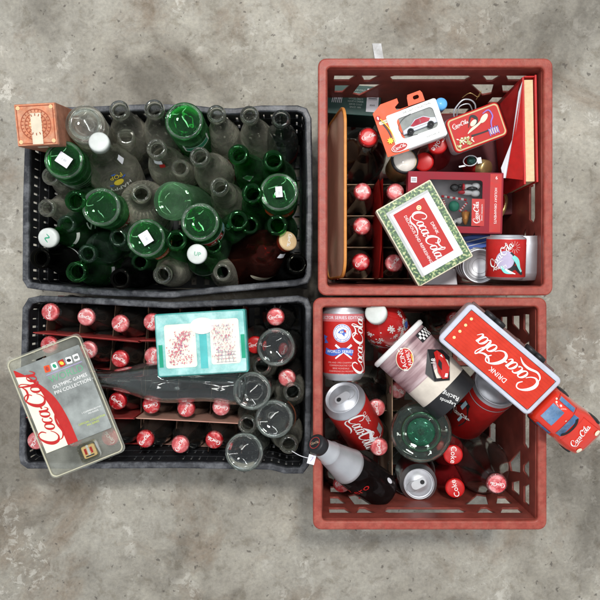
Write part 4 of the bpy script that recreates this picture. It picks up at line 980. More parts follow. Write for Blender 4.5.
deco('pale_drawing', r, M_CREAM, [tr(ell(0.002, 0.001, 8, 1), 1, random.uniform(0, 3), -0.028 + random.uniform(-0.006, 0.016), -0.012 + random.uniform(-0.007, 0.006)) for k in range(14)], mp, 0.0011); deco('purple_stripes', r, M_CREAM, [rect(0.0012, 0.008, 1, 1, 0.0167 + 0.0034 * k, -0.013) for k in range(4)], mp, 0.0011)
g = G(); g.tube(cr([(-0.022, 0.026, -0.012), (-0.02, 0.036, -0.006), (-0.006, 0.045, 0.0), (0.006, 0.042, -0.002), (0.012, 0.034, -0.006), (0.012, 0.026, -0.012)], 6), 0.0012, 8)
g.tube(cr([(-0.018, 0.026, -0.014), (-0.012, 0.038, -0.004), (0.002, 0.037, -0.002), (0.008, 0.026, -0.014)], 6), 0.0009, 8); part('wire_handle', g, M_SILVER, r)
g = G(); g.tube(cr([P(462, 98, 0.215), P(470, 93, 0.225), P(478, 97, 0.22), P(481, 91, 0.23), P(476, 100, 0.215)], 6), 0.0007, 6)
o = part('cord', g, M_GOLD, None); tag(o, 'thin looped gold cord behind the handle of the small lunch box', 'cord')
# keyring cluster
r = thing('key_ring', 'dark metal key ring charm lying below the small lunch box', 'key ring', rotz(470, 161, 0.205, 10))
g = G(); g.tube([(0.011 * math.cos(a / 16 * 2 * PI), 0.008 * math.sin(a / 16 * 2 * PI), 0.002) for a in range(16)], 0.0012, 6, None, True); part('ring', g, M_SILVER, r)
g = G(); g.lathe([(0, 0.005), (0.005, 0.004), (0.008, 0), (0, -0.002)], 7, Matrix.Translation((0.002, 0, 0.001))); part('charm', g, mat('dark_green_enamel', (0.02, 0.06, 0.05), 0.15, metal=0.5), r, False)
g = G(); g.box((0.014, -0.002, 0.001), (0.007, 0.010, 0.003)); g.box((-0.013, -0.006, 0), (0.012, 0.003, 0.002)); part('tab', g, M_SILVER, r, False, 0.0006)
# books standing by the right wall
M_BKR = mat('red_book_cloth', (0.50, 0.02, 0.02), 0.4, scale=80, dirt=(0.25, 0.01, 0.01), dirt_amt=0.4)
c = P(529, 130, 0.265)
r = thing('book', 'thick red hardback standing upright with cream page edges, against the right wall', 'book', Matrix.Translation((c.x, c.y, 0.13)) @ Matrix.Rotation(math.radians(1.0), 4, 'Z'))
g = G(); g.box((0.0015, 0, 0), (0.0135, 0.15, 0.262)); part('pages', g, mat('page_edges', (0.68, 0.50, 0.30), 0.8, scale=200, var=0.12), r, False)
g = G(); g.box((-0.0075, -0.001, 0), (0.003, 0.158, 0.272)); g.box((0.011, 0.002, 0), (0.003, 0.158, 0.272)); g.box((0.0018, 0.0785, 0), (0.0155, 0.002, 0.272)); part('cover', g, M_BKR, r, False, 0.0008)
# dust jacket sheets fanning to the left
r = thing('folded_poster', 'red and white folded card fanned open beside the standing book', 'card', Matrix.Identity(4))
A = P(522.5, 81, 0.272); Bp = P(523, 180, 0.262); g = G()
C1 = P(503, 176, 0.16)
g.add([A, P(524, 81, 0.272), Bp, P(506, 178, 0.24)], [(0, 3, 2, 1)]); part('red_sheet', g, M_REDP, r, False)
g = G(); g.add([A, P(518.5, 92, 0.265), P(512, 140, 0.25), P(501, 168, 0.235), P(503, 178, 0.236), P(509, 178, 0.238), P(513, 150, 0.252), P(519, 110, 0.265)], [(0, 1, 2, 7), (2, 3, 4, 5), (2, 5, 6, 7)]); part('white_flap', g, M_STICK, r, False)
g = G(); g.add([P(519, 83, 0.26), P(500, 104, 0.2), P(492, 172, 0.1), P(506, 178, 0.2), P(513, 140, 0.24)], [(0, 1, 2, 3, 4)]); part('lower_sheet', g, M_BKR, r, False)
g = G(); g.add([P(507, 178, 0.2), P(530, 181, 0.23), P(534, 186, 0.2), P(503, 202, 0.08), P(500, 190, 0.1)], [(0, 4, 3, 2, 1)])
o = part('red_sleeve', g, M_BKR, None, False); tag(o, 'shiny red card sleeve slumped below the standing book', 'card')
# red tin with gold rim
r = thing('red_tin', 'red tin with a gold inner rim peeping out right of the ornament box', 'tin', rotz(502, 206, 0.17, 70, 55, 0))
g = G(); g.lathe([(0, -0.004), (0.0185, -0.0035), (0.019, 0), (0.0205, 0.0005), (0.021, -0.002), (0.021, -0.045), (0, -0.045)], 40); part('tin_body', g, M_REDP, r)
g = G(); g.lathe([(0.017, -0.003), (0.0185, 0.0012), (0.0195, 0.001), (0.019, -0.003)], 40); part('gold_rim', g, M_GOLD, r)
r = thing('gold_tin', 'small gold and red tin poking up between the lunch box and the ornament box', 'tin', rotz(487, 169, 0.2, 60, 40, 0))
g = G(); g.lathe([(0, 0), (0.012, 0), (0.0135, -0.002), (0.0135, -0.012)], 30); part('lid', g, M_GOLD, r)
g = G(); g.lathe([(0.0132, -0.010), (0.0132, -0.04), (0, -0.04)], 30); part('tin_body', g, M_REDP, r)

# ornament box
r = thing('ornament_box', 'maroon window box with hanging ornaments and a red logo panel', 'box', rotz(455, 202.5, 0.236, -1.5, 0, -2))
M_MAR = mat('maroon_card', (0.24, 0.006, 0.018), 0.6, scale=50)
OW, OH = 0.143, 0.092
g = G(); g.box((0, 0, -0.022), (OW, OH, 0.004)); 
for (cx_, cy_, w_, h2) in ((0, OH / 2 - 0.001, OW, 0.002), (0, -OH / 2 + 0.001, OW, 0.002)): g.box((cx_, cy_, -0.0101), (w_, h2, 0.0195))
for sx in (-1, 1): g.box((sx * (OW / 2 - 0.001), 0, -0.0101), (0.002, OH - 0.0041, 0.0195))
part('box', g, M_MAR, r, False)
plate('front', rrect(OW, OH, 0.0015, 2), [rrect(0.082, 0.07, 0.004, 4, -0.0005, -0.001)], 0.0012, M_MAR, r, 0.0002, Matrix.Translation((0, 0, 0.0006)))
deco('inner_tray', r, mat('silver_grey_tray', (0.36, 0.35, 0.36), 0.4, scale=30, var=0.2), rect(OW - 0.006, OH - 0.006), flat(-0.0195))
deco('bright_strip', r, M_REDP, rect(0.017, OH - 0.004, 1, 1, OW / 2 - 0.0112, 0), flat(0.0012))
deco('strip_lettering', r, M_WHITE, [tr(T('HOLIDAY ORNAMENTS', 0.0036), 1, -PI / 2, OW / 2 - 0.0112, -0.004), tr(T('6', 0.005), 1, 0, OW / 2 - 0.0105, 0.038)], flat(0.0012), 0.0006)
o = deco('logo_panel', r, M_REDP, rect(0.019, 0.041, 1, 1, 0.0345, -0.0145), flat(0.0014), 0.0004)
deco('script_lettering', o, M_WHITE, [LOGO(0.033, PI / 2, 0.0325, -0.0145), tr(T('BRAND ORNAMENTS', 0.0018), 1, PI / 2, 0.0405, -0.0145)], flat(0.0014), 0.0007)
deco('corner_sticker', r, M_STICK, [rect(0.009, 0.0085, 1, 1, -0.063, 0.033)], flat(0.0013), 0.0004); deco('sticker_print', r, M_BLACK, [rect(0.007, 0.0005, 1, 1, -0.063, 0.031 + 0.0014 * k) for k in range(4)], flat(0.0013), 0.0007)
M_GLZ = mat('glossy_red_glaze', (0.5, 0.02, 0.03), 0.1, coat=0.7); M_WGL = mat('glossy_white_glaze', (0.78, 0.78, 0.76), 0.12, coat=0.7); M_GGL = mat('glossy_green_glaze', (0.01, 0.22, 0.13), 0.1, coat=0.7); M_BGL = mat('glossy_black_glaze', (0.02, 0.02, 0.02), 0.1, coat=0.7)
def sph(g, c, r3, seg=18):
    n = 10; g.lathe([(math.sin(PI * i / n), -math.cos(PI * i / n)) for i in range(n + 1)], seg, Matrix.Translation(c) @ Matrix.Diagonal((*r3, 1)))
orn = thing('ornament', 'small figure ornament in black, red and white in the window of the maroon box', 'ornament', r.matrix_world @ Matrix.Translation((0.014, 0.0225, -0.008)))
for nm, mt_, its in (('body', M_WGL, [((0.006, 0.003, 0), (0.009, 0.0045, 0.006)), ((0.006, -0.006, 0), (0.009, 0.004, 0.006)), ((0.018, -0.007, 0), (0.007, 0.0055, 0.006)), ((0.018, 0.004, 0), (0.007, 0.0055, 0.006))]),
                     ('black_belt', M_BGL, [((0.012, 0.0, 0.002), (0.009, 0.0035, 0.006)), ((-0.014, 0.001, 0.001), (0.007, 0.006, 0.005)), ((-0.006, 0.0035, 0.002), (0.004, 0.003, 0.005))]),
                     ('scarf', M_GLZ, [((-0.003, -0.006, 0.001), (0.006, 0.003, 0.006)), ((-0.001, 0.002, 0.002), (0.0025, 0.006, 0.006))])):
    g = G(); [sph(g, c, q) for c, q in its]; part(nm, g, mt_, orn)
orn = thing('ornament', 'green ball ornament with striped candy canes in the maroon box window', 'ornament', r.matrix_world @ Matrix.Translation((0.0, -0.003, -0.008)))
g = G(); sph(g, (0, -0.0015, 0), (0.0085, 0.0085, 0.007)); part('ball', g, M_GGL, orn)
for (a_, b_) in (((-0.02, 0.013), (0.018, 0.008)), ((0.008, -0.010), (0.019, 0.004)), ((-0.017, 0.008), (-0.013, -0.006))):
    A_ = Vector((*a_, 0.003)); B_ = Vector((*b_, 0.003)); g = G(); g2 = G(); n = 9
    for k in range(n):
        (g if k % 2 else g2).tube([A_.lerp(B_, k / n), A_.lerp(B_, (k + 1) / n)], 0.0019, 8)
    part('candy_cane', g, M_WGL, orn); part('candy_stripe', g2, M_GLZ, orn)
orn = thing('ornament', 'small white bear shaped ornament near the bottom of the maroon box window', 'ornament', r.matrix_world @ Matrix.Translation((-0.0, -0.029, -0.008)))
g = G(); [sph(g, c, q) for c, q in (((0, 0, 0), (0.006, 0.005, 0.006)), ((0.008, 0.002, 0), (0.005, 0.005, 0.005)), ((-0.006, -0.002, 0), (0.004, 0.003, 0.004)), ((0.011, 0.006, 0.002), (0.0017, 0.0017, 0.002)))]; part('body', g, M_WGL, orn)
g = G(); [sph(g, c, q) for c, q in (((-0.002, 0.003, 0.005), (0.003, 0.001, 0.002)), ((0.004, -0.003, 0.004), (0.0015, 0.003, 0.002)))]; part('scarf', g, M_BGL, orn)
orn = thing('ornament', 'red and gold bell ornament beside the logo panel in the maroon box', 'ornament', r.matrix_world @ Matrix.Translation((0.018, -0.021, -0.008)))
g = G(); g.lathe([(0, 0.012), (0.002, 0.011), (0.0045, 0.004), (0.007, -0.008), (0, -0.008)], 20, Matrix.Rotation(PI / 2, 4, 'X') @ Matrix.Rotation(0, 4, 'Y')); part('bell', g, mat('orange_gold', (0.6, 0.25, 0.06), 0.25, metal=0.4), orn)
g = G(); sph(g, (0, 0.008, 0), (0.003, 0.003, 0.003)); part('knob', g, M_GLZ, orn)
g = G(); g.box((0, 0, -0.0003), (0.09, 0.078, 0.0003)); part('window_film', g, M_PLAST if False else glass('window_film', (0.99, 0.99, 0.99), 0.02, 0.02, (0.7, 0.7, 0.7), 1.03), r, False)

r = thing('dark_filler_box', 'dark maroon filler box added to darken the gap beneath the ornament box and lunch box', 'box', rotz(462, 172, 0.085, 3))  # dark box added so the gap below reads as darkness
g = G(); g.box((0, 0, 0), (0.15, 0.17, 0.13)); part('carton', g, mat('dark_maroon_card', (0.10, 0.012, 0.016), 0.6, scale=30, dirt=(0.03, 0.01, 0.01), dirt_amt=0.8), r, False, 0.002)
deco('pale_stripe', r, M_REDC, [rect(0.14, 0.012, 1, 1, 0, 0.05)], flat(0.0652))
# framed tin
r = thing('logo_tin', 'flat tin with a green leaf border, white frame and red Coca-Cola centre', 'tin', rotz(424.6, 233.5, 0.268, -60.2, 2, 2))
TW, TH = 0.1285, 0.0905
slab('tin_body', TW, TH, 0.026, 0.002, mat('cream_tin_side', (0.66, 0.62, 0.52), 0.35, scale=50), r, 0.001, -0.013)
slab('lid', TW + 0.001, TH + 0.001, 0.008, 0.0025, mat('cream_tin_lid', (0.72, 0.68, 0.5), 0.3, scale=50), r, 0.001, -0.004)
mp = flat(0.0002)
def leafmat():
    m, t, out = nt('leaf_border_print'); b = N(t, 'ShaderNodeBsdfPrincipled', Roughness=0.3); tc = N(t, 'ShaderNodeTexCoord')
    v = N(t, 'ShaderNodeTexVoronoi', Scale=420.0, _feature='DISTANCE_TO_EDGE'); t.links.new(tc.outputs['Object'], v.inputs['Vector'])
    n = N(t, 'ShaderNodeTexNoise', Scale=260.0, Detail=3.0); t.links.new(tc.outputs['Object'], n.inputs['Vector'])
    r_ = ramp(t, n.outputs['Fac'], [(0.4, (0.008, 0.045, 0.015)), (0.5, (0.035, 0.12, 0.03)), (0.57, (0.2, 0.3, 0.1)), (0.64, (0.5, 0.5, 0.28))])
    t.links.new(r_.outputs[0], b.inputs['Base Color']); t.links.new(b.outputs[0], out.inputs[0]); return m
deco('leaf_border', r, leafmat(), poly(rrect(TW - 0.003, TH - 0.003, 0.002, 3)), mp, 0)
deco('white_frame', r, M_STICK, poly(rrect(TW - 0.021, TH - 0.021, 0.001, 2)), mp, 0.0003)
deco('grey_bevel', r, mat('silver_ink', (0.45, 0.46, 0.45), 0.4), [rect(TW - 0.021, 0.004, 1, 1, 0, -TH / 2 + 0.0125), rect(0.004, TH - 0.021, 1, 1, -TW / 2 + 0.0125, 0)], mp, 0.0005)
deco('red_panel', r, M_REDP, poly(rrect(0.089, 0.0515, 0.0005, 1, -0.002, -0.001)), mp, 0.0008)
deco('script_lettering', r, M_WHITE, [LOGO(0.078, 0, 0.0045, 0.0025)], mp, 0.0011)
deco('small_lettering', r, M_WHITE, [tr(T('DRINK', 0.0045), 1, 0, 0.0, 0.0165), tr(T('DELICIOUS AND REFRESHING', 0.0042), 1, 0, 0.003, -0.0125)], mp, 0.0011)
deco('gold_seal', r, M_GOLD, [ring2(0.0035, 0.0035, 0.0012, 20, -0.037, 0.011), ell(0.0014, 0.0014, 10, 1, -0.037, 0.011)], mp, 0.0011)

# ---------------------------------------------------------------- cans
def can(base, top, label, R, face=None, roll=0.0, m=M_REDP, name='drink_can', cat='can', group=None, nk=0.0125, ft=0.011, plain=False):
    L = (top - base).length; r = thing(name, label, cat, frame(base, top, face, roll), group)
    g = G(); g.lathe([(0, ft * 0.7), (R * 0.55, ft * 0.55), (R * 0.72, 0.0), (R * 0.8, ft * 0.1), (R, ft), (R, L - nk)], 64); part('can_body', g, [m], r)
    g = G(); g.lathe([(0, ft * 0.68), (R * 0.55, ft * 0.53), (R * 0.72, -0.0004), (R * 0.81, ft * 0.06), (R * 0.96, ft * 0.77), (R * 1.002, ft * 1.02)], 56); part('can_foot', g, M_SILVER, r)
    rt = R * (0.81 if not plain else 0.95)
    g = G(); g.lathe([(R * 1.002, L - nk * 1.02), (R * 0.985, L - nk * 0.72), (rt, L - 0.0015), (rt * 1.01, L), (rt * 0.96, L), (rt * 0.93, L - 0.0055), (rt * 0.87, L - 0.006), (rt * 0.85, L - 0.0035), (0, L - 0.0035)], 56); lid = part('can_lid', g, M_SILVER, r)
    if plain: return r, L
    g = G(); g.loft([[(x, y, L - 0.0033 + h) for x, y in rrect(0.014, 0.0245, 0.0065, 5, 0, 0.0)] for h in (0, 0.0016)]); o = part('pull_tab', g, M_FOIL, lid, True, 0, 30)
    deco('tab_hole', o, M_BLACK, ell(0.0036, 0.0036, 16, 1, 0, -0.006), flat(L - 0.0016)); deco('score_line', lid, mat('grey_score', (0.2, 0.2, 0.2), 0.5), ring2(0.0085, 0.0105, 0.0006, 24, 0, 0.0105), flat(L - 0.0033))
    return r, L
def rot2(g, a): return tr(g, 1, a)
# commemorative can, lying top left
c0 = P(343.5, 379, 0.243); c1 = P(343.5, 305, 0.243)
r, L = can(c0, c1, 'red commemorative can with a round blue bird emblem, lying upright in the corner', 0.032)
mp = cyl(0.0322, 0, 0)
deco('top_band', r, mat('pinkish_band', (0.5, 0.14, 0.15), 0.4), rect(0.14, 0.011, 60, 1, 0, L - 0.0185), mp, 0.0001)
deco('band_lettering', r, M_STICK, tr(T('COLLECTOR SERIES EDITION CAN', 0.0045), 1, 0, -0.002, L - 0.0185), mp, 0.0004)
em = deco('white_disc', r, M_WHITE, ell(0.0135, 0.0135, 32, 3, -0.002, L - 0.041), mp, 0.0002)
deco('blue_ring', em, M_BLUE, [ring2(0.0128, 0.0128, 0.0008, 36, -0.002, L - 0.041), ring2(0.0098, 0.0098, 0.0006, 36, -0.002, L - 0.041)], mp, 0.0004)
deco('ring_lettering', em, M_BLUE, [tr(T(ch_, 0.0021), 1, a - PI / 2, -0.002 + 0.0112 * math.cos(a), L - 0.041 + 0.0112 * math.sin(a)) for ch_, a in zip('TORONTO', [math.radians(150 - 20 * k) for k in range(7)])] + [tr(T(ch_, 0.0021), 1, a + PI / 2, -0.002 + 0.0112 * math.cos(a), L - 0.041 + 0.0112 * math.sin(a)) for ch_, a in zip('BLUE JAYS', [math.radians(-135 + 11.5 * k) for k in range(9)])], mp, 0.0005)
bx_, by_ = -0.002, L - 0.041
def sh(pts): return poly([(bx_ + x / 1000, by_ + y / 1000) for x, y in pts])
deco('bird_emblem', em, M_BLUE, [sh([(-6.5, 0.5), (-4, 3.5), (-1, 5.5), (2.5, 6.2), (4.5, 3.5), (6.5, -1), (4, 0), (3.5, -5), (1, -2.5), (-1, -0.5), (-3, -0.2)])], mp, 0.0006)
deco('bird_highlight', em, M_WHITE, [sh([(-3.5, 1.2), (-1.5, 3.4), (1, 3.6), (2, 1.5), (0, 0.3)])], mp, 0.0008)
deco('bird_eye', em, M_BLACK, [ell(0.0009, 0.0009, 8, 1, bx_ - 0.0002, by_ + 0.0022)], mp, 0.001)
deco('red_leaf', em, M_INKR, [sh([(2.5, 4), (4, 5.5), (4.5, 4.2), (6.5, 4.2), (5.4, 2.6), (6, 1), (4.4, 1.4), (3, 2)])], mp, 0.0009)
deco('blue_ribbon', r, M_BLUE, [ribbon([(-0.03, L - 0.067), (-0.016, L - 0.070), (0.0, L - 0.066), (0.014, L - 0.070)], [0.009, 0.0085, 0.008, 0.0085], 8), tr(poly([(-0.004, -0.004), (0.004, 0), (-0.004, 0.004)]), 1, 0.2, -0.03, L - 0.047), tr(poly([(-0.004, -0.004), (0.004, 0), (-0.004, 0.004)]), 1, -0.4, -0.028, L - 0.054)], mp, 0.0004)
deco('silver_bats', r, M_STICK, [ribbon([(-0.012, L - 0.078), (0.012, L - 0.058)], [0.002, 0.0035], 8), ribbon([(0.012, L - 0.078), (-0.012, L - 0.058)], [0.002, 0.0035], 8)], mp, 0.0002)
deco('ribbon_lettering', r, M_WHITE, [tr(T('WORLD SERIES', 0.0042), 1, 0, -0.006, L - 0.068)], mp, 0.0007)
deco('small_lettering', r, mat('silver_red_ink', (0.6, 0.3, 0.28), 0.5), [tr(T(s_, 0.0023), 1, 0, -0.004, L - 0.084 - 0.0042 * k) for k, s_ in enumerate(('1992 AND 1993 CHAMPIONS', 'COMMEMORATIVE CAN', 'SERIE MONDIALE', 'CHAMPIONS DU MONDE', '355 ML'))], mp, 0.0004)
deco('script_lettering', r, M_WHITE, [LOGO(0.084, PI / 2, 0.0265, L * 0.47)], mp, 0.0004)
# classic can leaning
c1 = P(342, 397, 0.268); c0 = P(369, 440, 0.17); c0 = c1 + (c0 - c1).normalized() * 0.12
r, L = can(c0, c1, 'red classic cola can leaning to the right, silver lid towards the lying can', 0.032, roll=0.0)
mp = cyl(0.0322, 0, 0)
deco('script_lettering', r, M_WHITE, [LOGO(0.097, -PI / 2, -0.003, L * 0.5)], mp, 0.0004)
deco('white_swirl', r, M_STICK, [ribbon([(0.022, 0.018), (0.008, 0.022), (0.004, 0.034), (0.008, 0.05), (0.002, 0.07)], [0.001, 0.003, 0.005, 0.005, 0.001], 8)], mp, 0.0002)
deco('small_lettering', r, M_WHITE, [tr(T('CLASSIC', 0.006), 1, -PI / 2, 0.015, L * 0.7)], mp, 0.0005)
deco('side_panel', r, M_FOIL, rect(0.011, 0.02, 6, 4, 0.026, 0.03), mp, 0.0003)
# short can, upper right crate
c0 = P(505, 279, 0.262); c1 = P(506.5, 235, 0.268)
r, L = can(c0, c1, 'short red can with a diagonal script logo and round picture, beside the framed tin', 0.0285, nk=0.006, ft=0.004)
mp = cyl(0.0287, 0, 0)
deco('grey_disc', r, mat('lilac_ink', (0.45, 0.4, 0.55), 0.5), [ell(0.014, 0.014, 30, 4, 0.0, 0.028)], mp, 0.0002)
deco('dark_crescent', r, M_BLACK, [ring2(0.0145, 0.0145, 0.0025, 30, 0.0, 0.028, -80, 60), ribbon([(0.006, 0.012), (0.014, 0.018), (0.022, 0.012), (0.026, 0.008)], [0.003, 0.006, 0.006, 0.003], 8)], mp, 0.0005)
deco('teal_figure', r, mat('aqua_ink', (0.2, 0.6, 0.55), 0.4), [ribbon([(0.01, 0.034), (0.016, 0.028), (0.02, 0.018), (0.024, 0.012)], [0.005, 0.007, 0.004, 0.003], 8), ribbon([(-0.006, 0.02), (0.0, 0.012), (0.01, 0.010)], [0.003, 0.004, 0.002], 8)], mp, 0.0008)
deco('white_splash', r, M_WHITE, [ribbon([(0.0, 0.016), (0.006, 0.012), (0.014, 0.009)], [0.002, 0.003, 0.001], 8), tr(T('Always', 0.005), 1, 0.35, -0.008, 0.018)], mp, 0.001)
deco('script_lettering', r, M_WHITE, [LOGO(0.044, 0.85, -0.006, 0.036)], mp, 0.0013)
deco('star_lines', r, mat('silver_red_ink', (0.6, 0.3, 0.28), 0.5), [ribbon([(0.012 + 0.003 * math.cos(a), 0.047 + 0.003 * math.sin(a)), (0.012 + 0.009 * math.cos(a), 0.047 + 0.009 * math.sin(a))], [0.0006, 0.0008], 2) for a in [2 * PI * k / 12 for k in range(12)]], mp, 0.0003)
r, L = can(P(523, 280, 0.235), P(523.5, 236, 0.24), 'bare silver can hidden behind the short red can', 0.024, m=M_SILVER, plain=True)
# stack of lids
for k in range(4):
    g = G(); R_ = 0.0275; g.lathe([(0, -0.002), (R_ - 0.005, -0.002), (R_ - 0.0035, 0.0005), (R_ - 0.001, 0.001), (R_, -0.001), (R_, -0.006), (R_ - 0.001, -0.006)], 48)
    o = part('jar_lid', g, M_SILVER if k % 2 == 0 else M_FOIL, None); o.matrix_world = rotz(480 - 2.6 * k, 266 - 0.8 * k, 0.215 - 0.011 * k, 0, 4, -12)
    deco('lid_rings', o, mat('dull_lid_groove', (0.16, 0.16, 0.16), 0.5), [ring2(0.0215, 0.0215, 0.0007), ring2(0.0175, 0.0175, 0.0006), ring2(0.012, 0.012, 0.0005)], flat(-0.002))
    tag(o, ['silver lid on top of the leaning stack beside the short can', 'second silver lid from the top of the leaning stack', 'third silver lid from the top of the leaning stack', 'lowest silver lid of the leaning stack'][k], 'lid', 'silver lids stacked beside the short can')
r = thing('blue_package', 'blue and white wrapper showing between the ornament box and the short can', 'package', rotz(475, 242, 0.19, 14, 0, 0))
slab('wrapper', 0.05, 0.024, 0.01, 0.002, M_BLUE, r, 0.001); deco('white_print', r, M_WHITE, [rect(0.045, 0.0015, 1, 1, 0, 0.003), rect(0.045, 0.001, 1, 1, 0, -0.004)], flat(0.0052))
r = thing('white_card', 'plain white card low under the framed tin at the bottom wall', 'card', rotz(438, 279, 0.17, 4)); slab('sheet', 0.06, 0.03, 0.002, 0.001, M_STICK, r, 0.0003); 

# ================================================================== LOWER RIGHT CRATE
# winter label bottle
T1, B1 = place((376, 313), (392, 335), 0.2, 0.262)
T1 = P(376, 313, 0.272); B1 = P(394, 338, 0.10); Lb = 0.19; B1 = T1 + (B1 - T1).normalized() * Lb
r = thing('plastic_bottle', 'round plastic bottle in a red snowflake sleeve with a white cap', 'bottle', frame(B1, T1))
g = G(); g.lathe([(0, 0), (0.024, 0.0), (0.0345, 0.008), (0.036, 0.02), (0.036, 0.10), (0.0355, 0.125), (0.031, 0.145), (0.023, 0.16), (0.0155, 0.17), (0.014, 0.176)], 48); slv = part('printed_sleeve', g, mat('glossy_red_sleeve', (0.55, 0.02, 0.02), 0.2, coat=0.5), r)
g = G(); g.lathe([(0.0132, 0.175), (0.0132, 0.178), (0.0155, 0.1785), (0.0155, 0.1805), (0.0132, 0.181), (0.0132, 0.188)], 30); part('neck', g, G_DARK, r)
c = link('cap', GM[(SCREW.name, M_CAPW.name)], M_CAPW, r); c.location = (0, 0, Lb - 0.009); c.scale = (1.08, 1.08, 1.1)
def rsl(z):
    P_ = [(0.024, 0.0), (0.0345, 0.008), (0.036, 0.02), (0.036, 0.10), (0.0355, 0.125), (0.031, 0.145), (0.023, 0.16), (0.0155, 0.17), (0.014, 0.176)]
    for (a, z1), (b, z2) in zip(P_, P_[1:]):
        if z1 <= z <= z2: return a + (b - a) * (z - z1) / (z2 - z1)
    return 0.03
random.seed(3)
def flake(s):
    return join(*[tr(rect(s * 2, s * 0.28), 1, a) for a in (0, PI / 3, 2 * PI / 3)], *[tr(rect(s * 0.5, s * 0.2), 1, a + 0.9, s * 0.7 * math.cos(a), s * 0.7 * math.sin(a)) for a in [k * PI / 3 for k in range(6)]])
for k in range(46):
    z = random.uniform(0.10, 0.162); a = -1.3 + 2.6 * ((k * 0.618) % 1); s = random.choice((0.0012, 0.0018, 0.005, 0.005))
    deco('snowflake', slv, M_WHITE, flake(s) if s > 0.003 else ell(s, s, 10, 1), cone(rsl, z, a), 0.0006)
deco('snow_drift', slv, M_STICK, [poly([(-0.022, -0.02), (-0.016, 0.0), (-0.010, 0.005), (-0.004, -0.002), (0.002, 0.004), (0.008, -0.006), (0.012, -0.02)])], cone(rsl, 0.112, -0.75), 0.0008)
deco('green_scarf', slv, M_GRN, [rect(0.004, 0.012, 2, 3)], cone(rsl, 0.105, -0.95), 0.0012)
deco('grey_emblem', slv, M_FOIL, [tr(ring2(0.009, 0.012, 0.003, 24), 1, 0.5)], cone(rsl, 0.125, 0.85), 0.0012); deco('blue_emblem', slv, M_BLUE, [ell(0.005, 0.008, 18, 2)], cone(rsl, 0.125, 0.85), 0.0016)

# printed tub
A = P(398, 343, 0.255); Bq = P(456, 401, 0.272)
ax = (Bq - A).normalized(); Lt_ = 0.118; Bq = A + ax * Lt_
r = thing('printed_tub', 'printed plastic tub on its side, white rim, wood picture, racing car and black band', 'cup', frame(Bq, A))
RB, RT = 0.0395, 0.0445
rt_ = lambda z: RB + (RT - RB) * max(0, min(1, z / Lt_))
mwood = mat('mauve_wood_print', (0.36, 0.24, 0.25), 0.35, scale=40, var=0.4)
m, t, out = nt('plank_print'); b = N(t, 'ShaderNodeBsdfPrincipled', Roughness=0.35); tc = N(t, 'ShaderNodeTexCoord')
mpn = N(t, 'ShaderNodeMapping'); mpn.inputs['Scale'].default_value = (14, 14, 150); t.links.new(tc.outputs['Object'], mpn.inputs['Vector'])
n = N(t, 'ShaderNodeTexNoise', Scale=1.0, Detail=5.0); t.links.new(mpn.outputs[0], n.inputs['Vector'])
q = ramp(t, n.outputs['Fac'], [(0.3, (0.12, 0.06, 0.07)), (0.45, (0.30, 0.19, 0.20)), (0.6, (0.42, 0.30, 0.31)), (0.75, (0.55, 0.45, 0.46))])
t.links.new(q.outputs[0], b.inputs['Base Color']); t.links.new(b.outputs[0], out.inputs[0]); M_PLANK = m
def band(name, z0_, z1_, mt_, lift=0):
    g = G(); g.lathe([(rt_(z0_) + lift, z0_), (rt_((z0_ + z1_) / 2) + lift, (z0_ + z1_) / 2), (rt_(z1_) + lift, z1_)], 64); return part(name, g, mt_, r)
band('plank_band', 0.055, Lt_ - 0.004, M_PLANK); band('cream_band', 0.026, 0.055, mat('ivory_print', (0.62, 0.56, 0.48), 0.4)); band('black_band', 0.0, 0.026, M_BLACK)
g = G(); g.lathe([(0, 0.003), (RB - 0.003, 0.003), (RB - 0.002, 0), (RB, 0.0)], 48); part('base', g, M_BLACK, r)
g = G(); g.lathe([(RT - 0.003, Lt_ - 0.004), (RT + 0.001, Lt_ - 0.005), (RT + 0.003, Lt_ - 0.004), (RT + 0.0035, Lt_ + 0.001), (RT + 0.001, Lt_ + 0.003), (RT - 0.002, Lt_ + 0.002), (RT - 0.004, Lt_ - 0.01), (RB - 0.002, 0.006), (0, 0.006)], 64); part('rim', g, M_WHITE, r)
cm = lambda z, a=0: cone(rt_, z, a)
o = deco('red_oval', r, M_REDP, tr(ell(0.0165, 0.0125, 36, 4), 1, 0.75), cm(0.095, -0.22), 0.0006); deco('cream_oval', o, M_CREAM, tr(ring2(0.0165, 0.0125, 0.0011, 40), 1, 0.75), cm(0.095, -0.22), 0.001)
deco('lettering', o, M_WHITE, [tr(T('RACING', 0.0065), 1, 1.05, -0.002, 0.001), tr(T('FAMILY', 0.005), 1, 1.05, 0.006, -0.002)], cm(0.095, -0.22), 0.001); deco('gold_line', o, M_YEL, tr(rect(0.012, 0.001, 4, 1), 1, 1.05, 0.0085, -0.006), cm(0.095, -0.22), 0.001)
o = deco('picture_patch', r, M_BLACK, tr(poly([(-0.016, -0.012), (0.012, -0.015), (0.019, -0.006), (0.016, 0.013), (-0.010, 0.014), (-0.018, 0.004)]), 1.3, 0.75), cone(rt_, 0.056, 0.45), 0.0028)
cpt = lambda *a: tr(poly([(x / 1000, y / 1000) for x, y in a[0]]), 1.3, 0.75)
deco('red_car_drawing', o, M_REDP, [cpt([(-14, -10), (-2, -12), (12, -6), (16, 2), (13, 6), (2, 3), (-8, 1), (-15, -4)])], cone(rt_, 0.056, 0.45), 0.0031)
deco('car_window', o, M_BLACK, [cpt([(-6, -3), (2, -3), (6, 0), (0, 1.5)])], cone(rt_, 0.056, 0.45), 0.0034)
deco('car_white_marks', o, M_WHITE, [tr(T('18', 0.006), 1, 0.75, -0.003, 0.009), cpt([(-13, -9), (-9, -9.6), (-9, -7), (-13, -6)]), cpt([(8, -5), (12, -3), (10, -1)])], cone(rt_, 0.056, 0.45), 0.0036)
